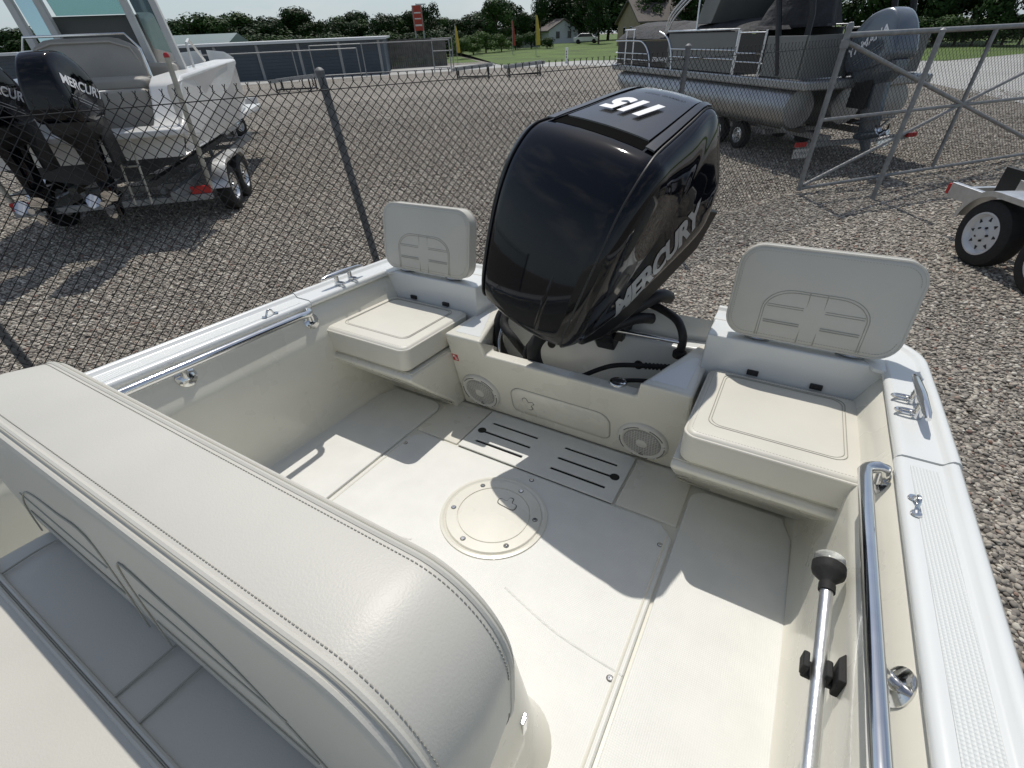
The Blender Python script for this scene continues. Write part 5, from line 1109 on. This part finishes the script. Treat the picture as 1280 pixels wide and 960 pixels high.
# parked white car by the houses
cp = dp(733, 55, 100); car = thing('parked_car', 'white parked car beside the small gabled house', 'car', Matrix.Translation((cp.x, cp.y, .66)) @ Matrix.Rotation(R(15), 4, 'Z'))
mb = MB(); mb.prism([(-2.1, .3), (2.1, .3), (2.15, .75), (1.3, .9), (.7, 1.4), (-1.0, 1.42), (-1.7, .95), (-2.15, .85)], lambda x, z: (x, -.85, z), lambda x, z: (x, .85, z)); mb.build('body', M['hullw'], car, bevel=.08)
mb = MB(); mb.prism([(1.15, .93), (.66, 1.33), (-.95, 1.35), (-1.5, .95)], lambda x, z: (x, -.87, z), lambda x, z: (x, .87, z)); mb.build('windows', M['winglass'], car)
for x in (-1.35, 1.35):
    for s in (-1, 1): mb = MB(); mb.lathe([(.2, -.1), (.32, -.1), (.32, .1), (.2, .1)], 20, Matrix.Translation((x, .78 * s, .32)) @ Matrix.Rotation(R(90), 4, 'X')); mb.build('wheel', M['rubber'], car)
# grey wooden screen on the grass
p = dp(657, 58, 92); t = thing('board_fence', 'short grey board fence on the grass between the two banners', 'fence', Matrix.Translation((p.x, p.y, .55)) @ Matrix.Rotation(R(28), 4, 'Z'))
for k in range(14): mb = MB(); mb.box((-2 + k * .3, -.02, -.1), (-2 + k * .3 + .28, .02, 1.5)); mb.build('board', M['hwall'] if False else M['galv'], t)
# banners
def banner(px, d, zb, h, m, label, wdt=.36):
    p = dp(px, 65, d); t = thing('feather_banner', label, 'banner', Matrix.Translation((p.x, p.y, zb)) @ Matrix.Rotation(R(28), 4, 'Z'))
    mb = MB(); mb.tube([(0, 0, -.1), (0, 0, h), (.05, 0, h + .12)], .03, 8); mb.build('pole', M['galv'], t)
    L_ = [(.03, .05, h * k / 8) for k in range(2, 9)]; Rr = [(wdt * (1 - .65 * ((k - 2) / 6) ** 2) , .05 + .06 * math.sin(k), h * k / 8) for k in range(2, 9)]
    mb = MB(); fr = [Vector(a) for a in L_] + [Vector(a) for a in Rr[::-1]]
    for k in range(6): mb.add([L_[k], Rr[k], Rr[k + 1], L_[k + 1]], [(0, 1, 2, 3)])
    mb.build('cloth', M[m], t)
banner(641, 72, .35, 3.3, 'flag_r', 'red feather banner standing on the grass')
banner(670, 66, .30, 3.6, 'flag_y', 'taller yellow feather banner standing on the grass', .5)
banner(571, 60, .2, 3.0, 'flag_y', 'yellow feather banner by the pipe fence corner')
# road sign on posts
p = dp(527, 60, 66); sg = thing('roadside_sign', 'red and white business sign on two tall posts before the tree line', 'sign', Matrix.Translation((p.x, p.y, 0)) @ Matrix.Rotation(R(38), 4, 'Z'))
for x in (-.45, .45): mb = MB(); mb.tube([(x, 0, 0), (x, 0, 5.2)], .09, 8); mb.build('post', M['galv'], sg)
mb = MB(); mb.box((-.52, -.08, 3.0), (.52, .08, 5.2)); mb.build('sign_board', M['flag_r'], sg)
for z0_, z1_ in ((4.5, 4.62), (4.0, 4.1), (3.4, 3.55)): mb = MB(); mb.box((-.36, -.10, z0_), (.36, -.082, z1_)); mb.build('sign_stripe', M['sign_w'], sg)
mb = MB(); mb.box((-.1, -.1, 5.2), (1.0, .1, 5.32)); mb.build('sign_lamp', M['pale'], sg)
# white marker post with number plate
p = gp(708, 79); t = thing('marker_post', 'short white marker post at the grass edge', 'post', Matrix.Translation((p.x, p.y, 0)))
mb = MB(); mb.box((-.12, -.06, 0), (.12, .06, 1.15)); mb.build('post', M['hullw'], t, bevel=.02)
for z in (.4, .6, .8): mb = MB(); mb.box((-.04, -.065, z), (.04, -.0601, z + .12)); mb.build('number_mark', M['blackm'], t)
# loose trailer frames lying on the gravel edge
def low_frame(px, py, label, rot):
    p = gp(px, py); t = thing('steel_stand', label, 'stand', Matrix.Translation((p.x, p.y, 0)) @ Matrix.Rotation(R(rot), 4, 'Z'))
    for s in (-1, 1):
        mb = MB(); mb.box((-1.3, s * .5 - .08, .55), (1.3, s * .5 + .08, .72), Matrix.Rotation(R(-4), 3, 'Y')); mb.build('bunk', M['galv'], t)
        for x in (-1.0, 1.0): mb = MB(); mb.tube([(x, s * .5, 0), (x, s * .5, .6)], .045, 8); mb.build('leg', M['blackm'], t)
    for x in (-1.0, 1.0): mb = MB(); mb.tube([(x, -.5, .12), (x, .5, .12)], .045, 8); mb.build('cross_bar', M['blackm'], t)
    mb = MB(); mb.tube([(-1.0, 0, .12), (1.0, 0, .12)], .045, 8); mb.build('spine', M['blackm'], t)
low_frame(592, 98, 'low steel boat stand at the gravel edge beside the grass corner', 30)
low_frame(655, 95, 'low steel boat stand at the gravel edge in line with the red banner', 36)
low_frame(372, 114, 'low steel boat stand at the gravel edge facing the roll up doors', 30)

# ================================================================== TREES
def crown_mesh(seed, n, kind):
    rnd = random.Random(seed); cl = []
    for k in range(15 if kind != 'bush' else 10):
        a = rnd.uniform(0, 6.283); r = rnd.uniform(.05, .36); z = rnd.uniform(.30, .88) if kind != 'bush' else rnd.uniform(.25, .7)
        if kind == 'palm': r *= .5; z = rnd.uniform(.7, .95)
        if kind == 'cone': r *= (1.05 - z)
        cl.append((Vector((r * math.cos(a), r * math.sin(a), z)), rnd.uniform(.12, .22) * (1.25 if kind == 'bush' else 1)))
    vs_ = []; fs = []
    for k in range(n):
        c, rr_ = cl[rnd.randrange(len(cl))]
        d = Vector((rnd.gauss(0, 1), rnd.gauss(0, 1), rnd.gauss(0, 1) * .8 + .15)).normalized(); p = c + d * rr_ * rnd.uniform(.5, 1.08) ** .6
        if p.z < .08: continue
        t1 = (d.orthogonal() + Vector((rnd.uniform(-.6, .6), rnd.uniform(-.6, .6), rnd.uniform(-.6, .6)))).normalized(); t2 = d.cross(t1); t2 = (t2 + d * rnd.uniform(-.7, .7)).normalized()
        s_ = rnd.uniform(.014, .034); i = len(vs_)
        vs_ += [p - t1 * s_, p + t2 * s_ * .6, p + t1 * s_ * 1.2, p - t2 * s_ * .6]; fs.append((i, i + 1, i + 2, i + 3))
    me = bpy.data.meshes.new('crown'); me.from_pydata([tuple(v_) for v_ in vs_], [], fs); return me, cl
TR = []
for k in range(7):
    kind = ['round', 'round', 'cone', 'round', 'palm', 'round', 'bush'][k]
    me, cl = crown_mesh(20 + k, 3800, kind); me.materials.append(M['leaf%d' % (k % 3)])
    mb = MB(); mb.tube([(0, 0, -.02), (.01, 0, .2), (-.005, .01, .5), (.0, 0, .75)], [.028, .022, .016, .006], 8)
    for c, r in cl[:7]: mb.tube([(0, 0, max(.12, c.z - .3)), tuple(c * .6 + Vector((0, 0, c.z * .28))), tuple(c)], [.012, .008, .003], 5)
    tr_ = mb.build('trunk', M['bark']); tme = tr_.data; bpy.data.objects.remove(tr_)
    TR.append((me, tme))
CMAT = {}
def crown_variant(k, lm):
    if (k, lm) not in CMAT:
        m_ = TR[k][0].copy(); m_.materials.clear(); m_.materials.append(M['leaf%d' % lm]); CMAT[k, lm] = m_
    return CMAT[k, lm]
def tree(px, ptop, d, k, lm, label, wide=1.0, z0=0.0, group='trees beyond the yard', name='tree', cat='tree'):
    top = dp(px, ptop, d); h = top.z - z0
    e = thing(name, label, cat, Matrix.Translation((top.x, top.y, z0)) @ Matrix.Rotation(random.uniform(0, 6.28), 4, 'Z') @ Matrix.Diagonal((h * wide, h * wide, h, 1)), group)
    for nm, me in (('crown', crown_variant(k, lm)), ('trunk', TR[k][1])):
        o = bpy.data.objects.new(nm, me); col.objects.link(o); o.parent = e
rt = random.Random(11)
L0 = 'dark evergreen crown in the tree line behind the storage building'
# far row behind the storage building
ptop = lambda px: float(np.interp(px, [0, 30, 100, 185, 205, 228, 252, 275, 300, 322, 345, 368, 390, 410, 432, 455, 480, 505, 548, 572, 592], [34, 40, 46, 40, 27, 30, 19, 27, 21, 27, 25, 13, 22, 26, 19, 26, 14, 22, 18, 26, 22]))
for i, px in enumerate(range(4, 600, 11)):
    tree(px, ptop(px) + rt.uniform(-3, 7), rt.uniform(96, 122), [0, 1, 3, 2, 5, 4, 1][i % 7], [0, 0, 1, 0][i % 4], ('dark %s tree' if i % 4 != 2 else 'lighter green %s tree') % ['broad', 'rounded', 'lumpy', 'pointed', 'spreading', 'slim tufted', 'round topped'][i % 7] + ' in the tree line behind the storage building', rt.uniform(1.2, 1.7), group='tree line behind the storage building')
for i, px in enumerate(range(200, 600, 17)):
    tree(px, 36 + rt.uniform(-5, 5), rt.uniform(84, 92), 6, 1 if i % 2 else 0, ('low mid green' if i % 2 else 'low dark') + ' bush filling the foot of the far tree line', 1.6, group='bushes below the tree line', name='bush', cat='bush')
for i, (px, py) in enumerate(((568, 26), (582, 20), (596, 14), (610, 6), (628, 3), (643, 14), (658, 18), (668, 12), (684, 8), (697, 2), (709, -8), (722, -16), (736, -22), (750, -20), (764, -14), (778, -8), (800, 0), (830, -6), (860, -10), (900, -10), (950, -14), (1000, -20))):
    tree(px, py, rt.uniform(112, 126), [1, 5, 0, 3][i % 4], 0 if i % 3 else 1, ('dark %s tree' if i % 3 else 'mid green %s tree') % ['rounded', 'spreading', 'broad', 'lumpy'][i % 4] + ' in the wood behind the houses', 1.5, .6, group='wood behind the houses')
tree(530, 6, 92, 0, 0, 'tall dark tree rising behind the red business sign', .8)
tree(620, 0, 96, 1, 1, 'broad bright tree standing above the green hedge', 1.15, .6)
tree(600, 18, 100, 3, 0, 'dark tree beside the broad bright one over the hedge', 1.1, .6)
tree(655, 16, 110, 2, 0, 'dark pointed tree behind the grey board fence', 1.1, .6)
tree(676, 2, 104, 4, 0, 'tall slim tree behind the yellow banner', .8, .6)
tree(692, 8, 122, 3, 0, 'dark tree behind the small pale house', 1.1, .6)
tree(725, -22, 112, 5, 0, 'tall dark spreading tree over the tiny gabled house', 1.05, .6)
tree(752, -12, 96, 0, 0, 'tall dark tree beside the tan house', .9, .6)
tree(708, -4, 128, 1, 1, 'rounded tree crown far behind the pale houses', 1.0, .6)
tree(815, -18, 84, 1, 1, 'green tree top above the brown house roof', 1.0, .5)
tree(870, -25, 82, 3, 0, 'tree behind the canopy tubes of the pontoon boat', 1.1, .5)
for px, py, d in ((590, 40, 76), (606, 34, 80), (626, 38, 82), (574, 44, 72), (644, 40, 86), (664, 36, 88), (684, 44, 86)):
    tree(px, py, d, 6, 2 if px < 640 else 1, 'rounded light green hedge bush at the edge of the grass', 1.5, .35, 'hedge bushes at the edge of the grass', 'bush', 'bush')
for i, (px, py, d) in enumerate(((1085, -40, 66), (1125, -60, 62), (1170, -70, 64), (1212, -62, 60), (1258, -75, 62), (1300, -70, 58), (1040, -45, 70))):
    tree(px, py, d, [0, 3, 5][i % 3], 0, 'dark %s tree shading the far side of the road past the pontoon motor' % ['broad', 'lumpy', 'spreading'][i % 3], 1.0, .4, 'shady trees beyond the road')
for i, px in enumerate(range(1120, 1300, 22)):
    tree(px, 14 + rt.uniform(-6, 6), 57, 6, i % 2, ('dark' if i % 2 == 0 else 'mid green') + ' bush under the shady trees beyond the road', 1.7, .3, 'bushes under the shady trees', 'bush', 'bush')
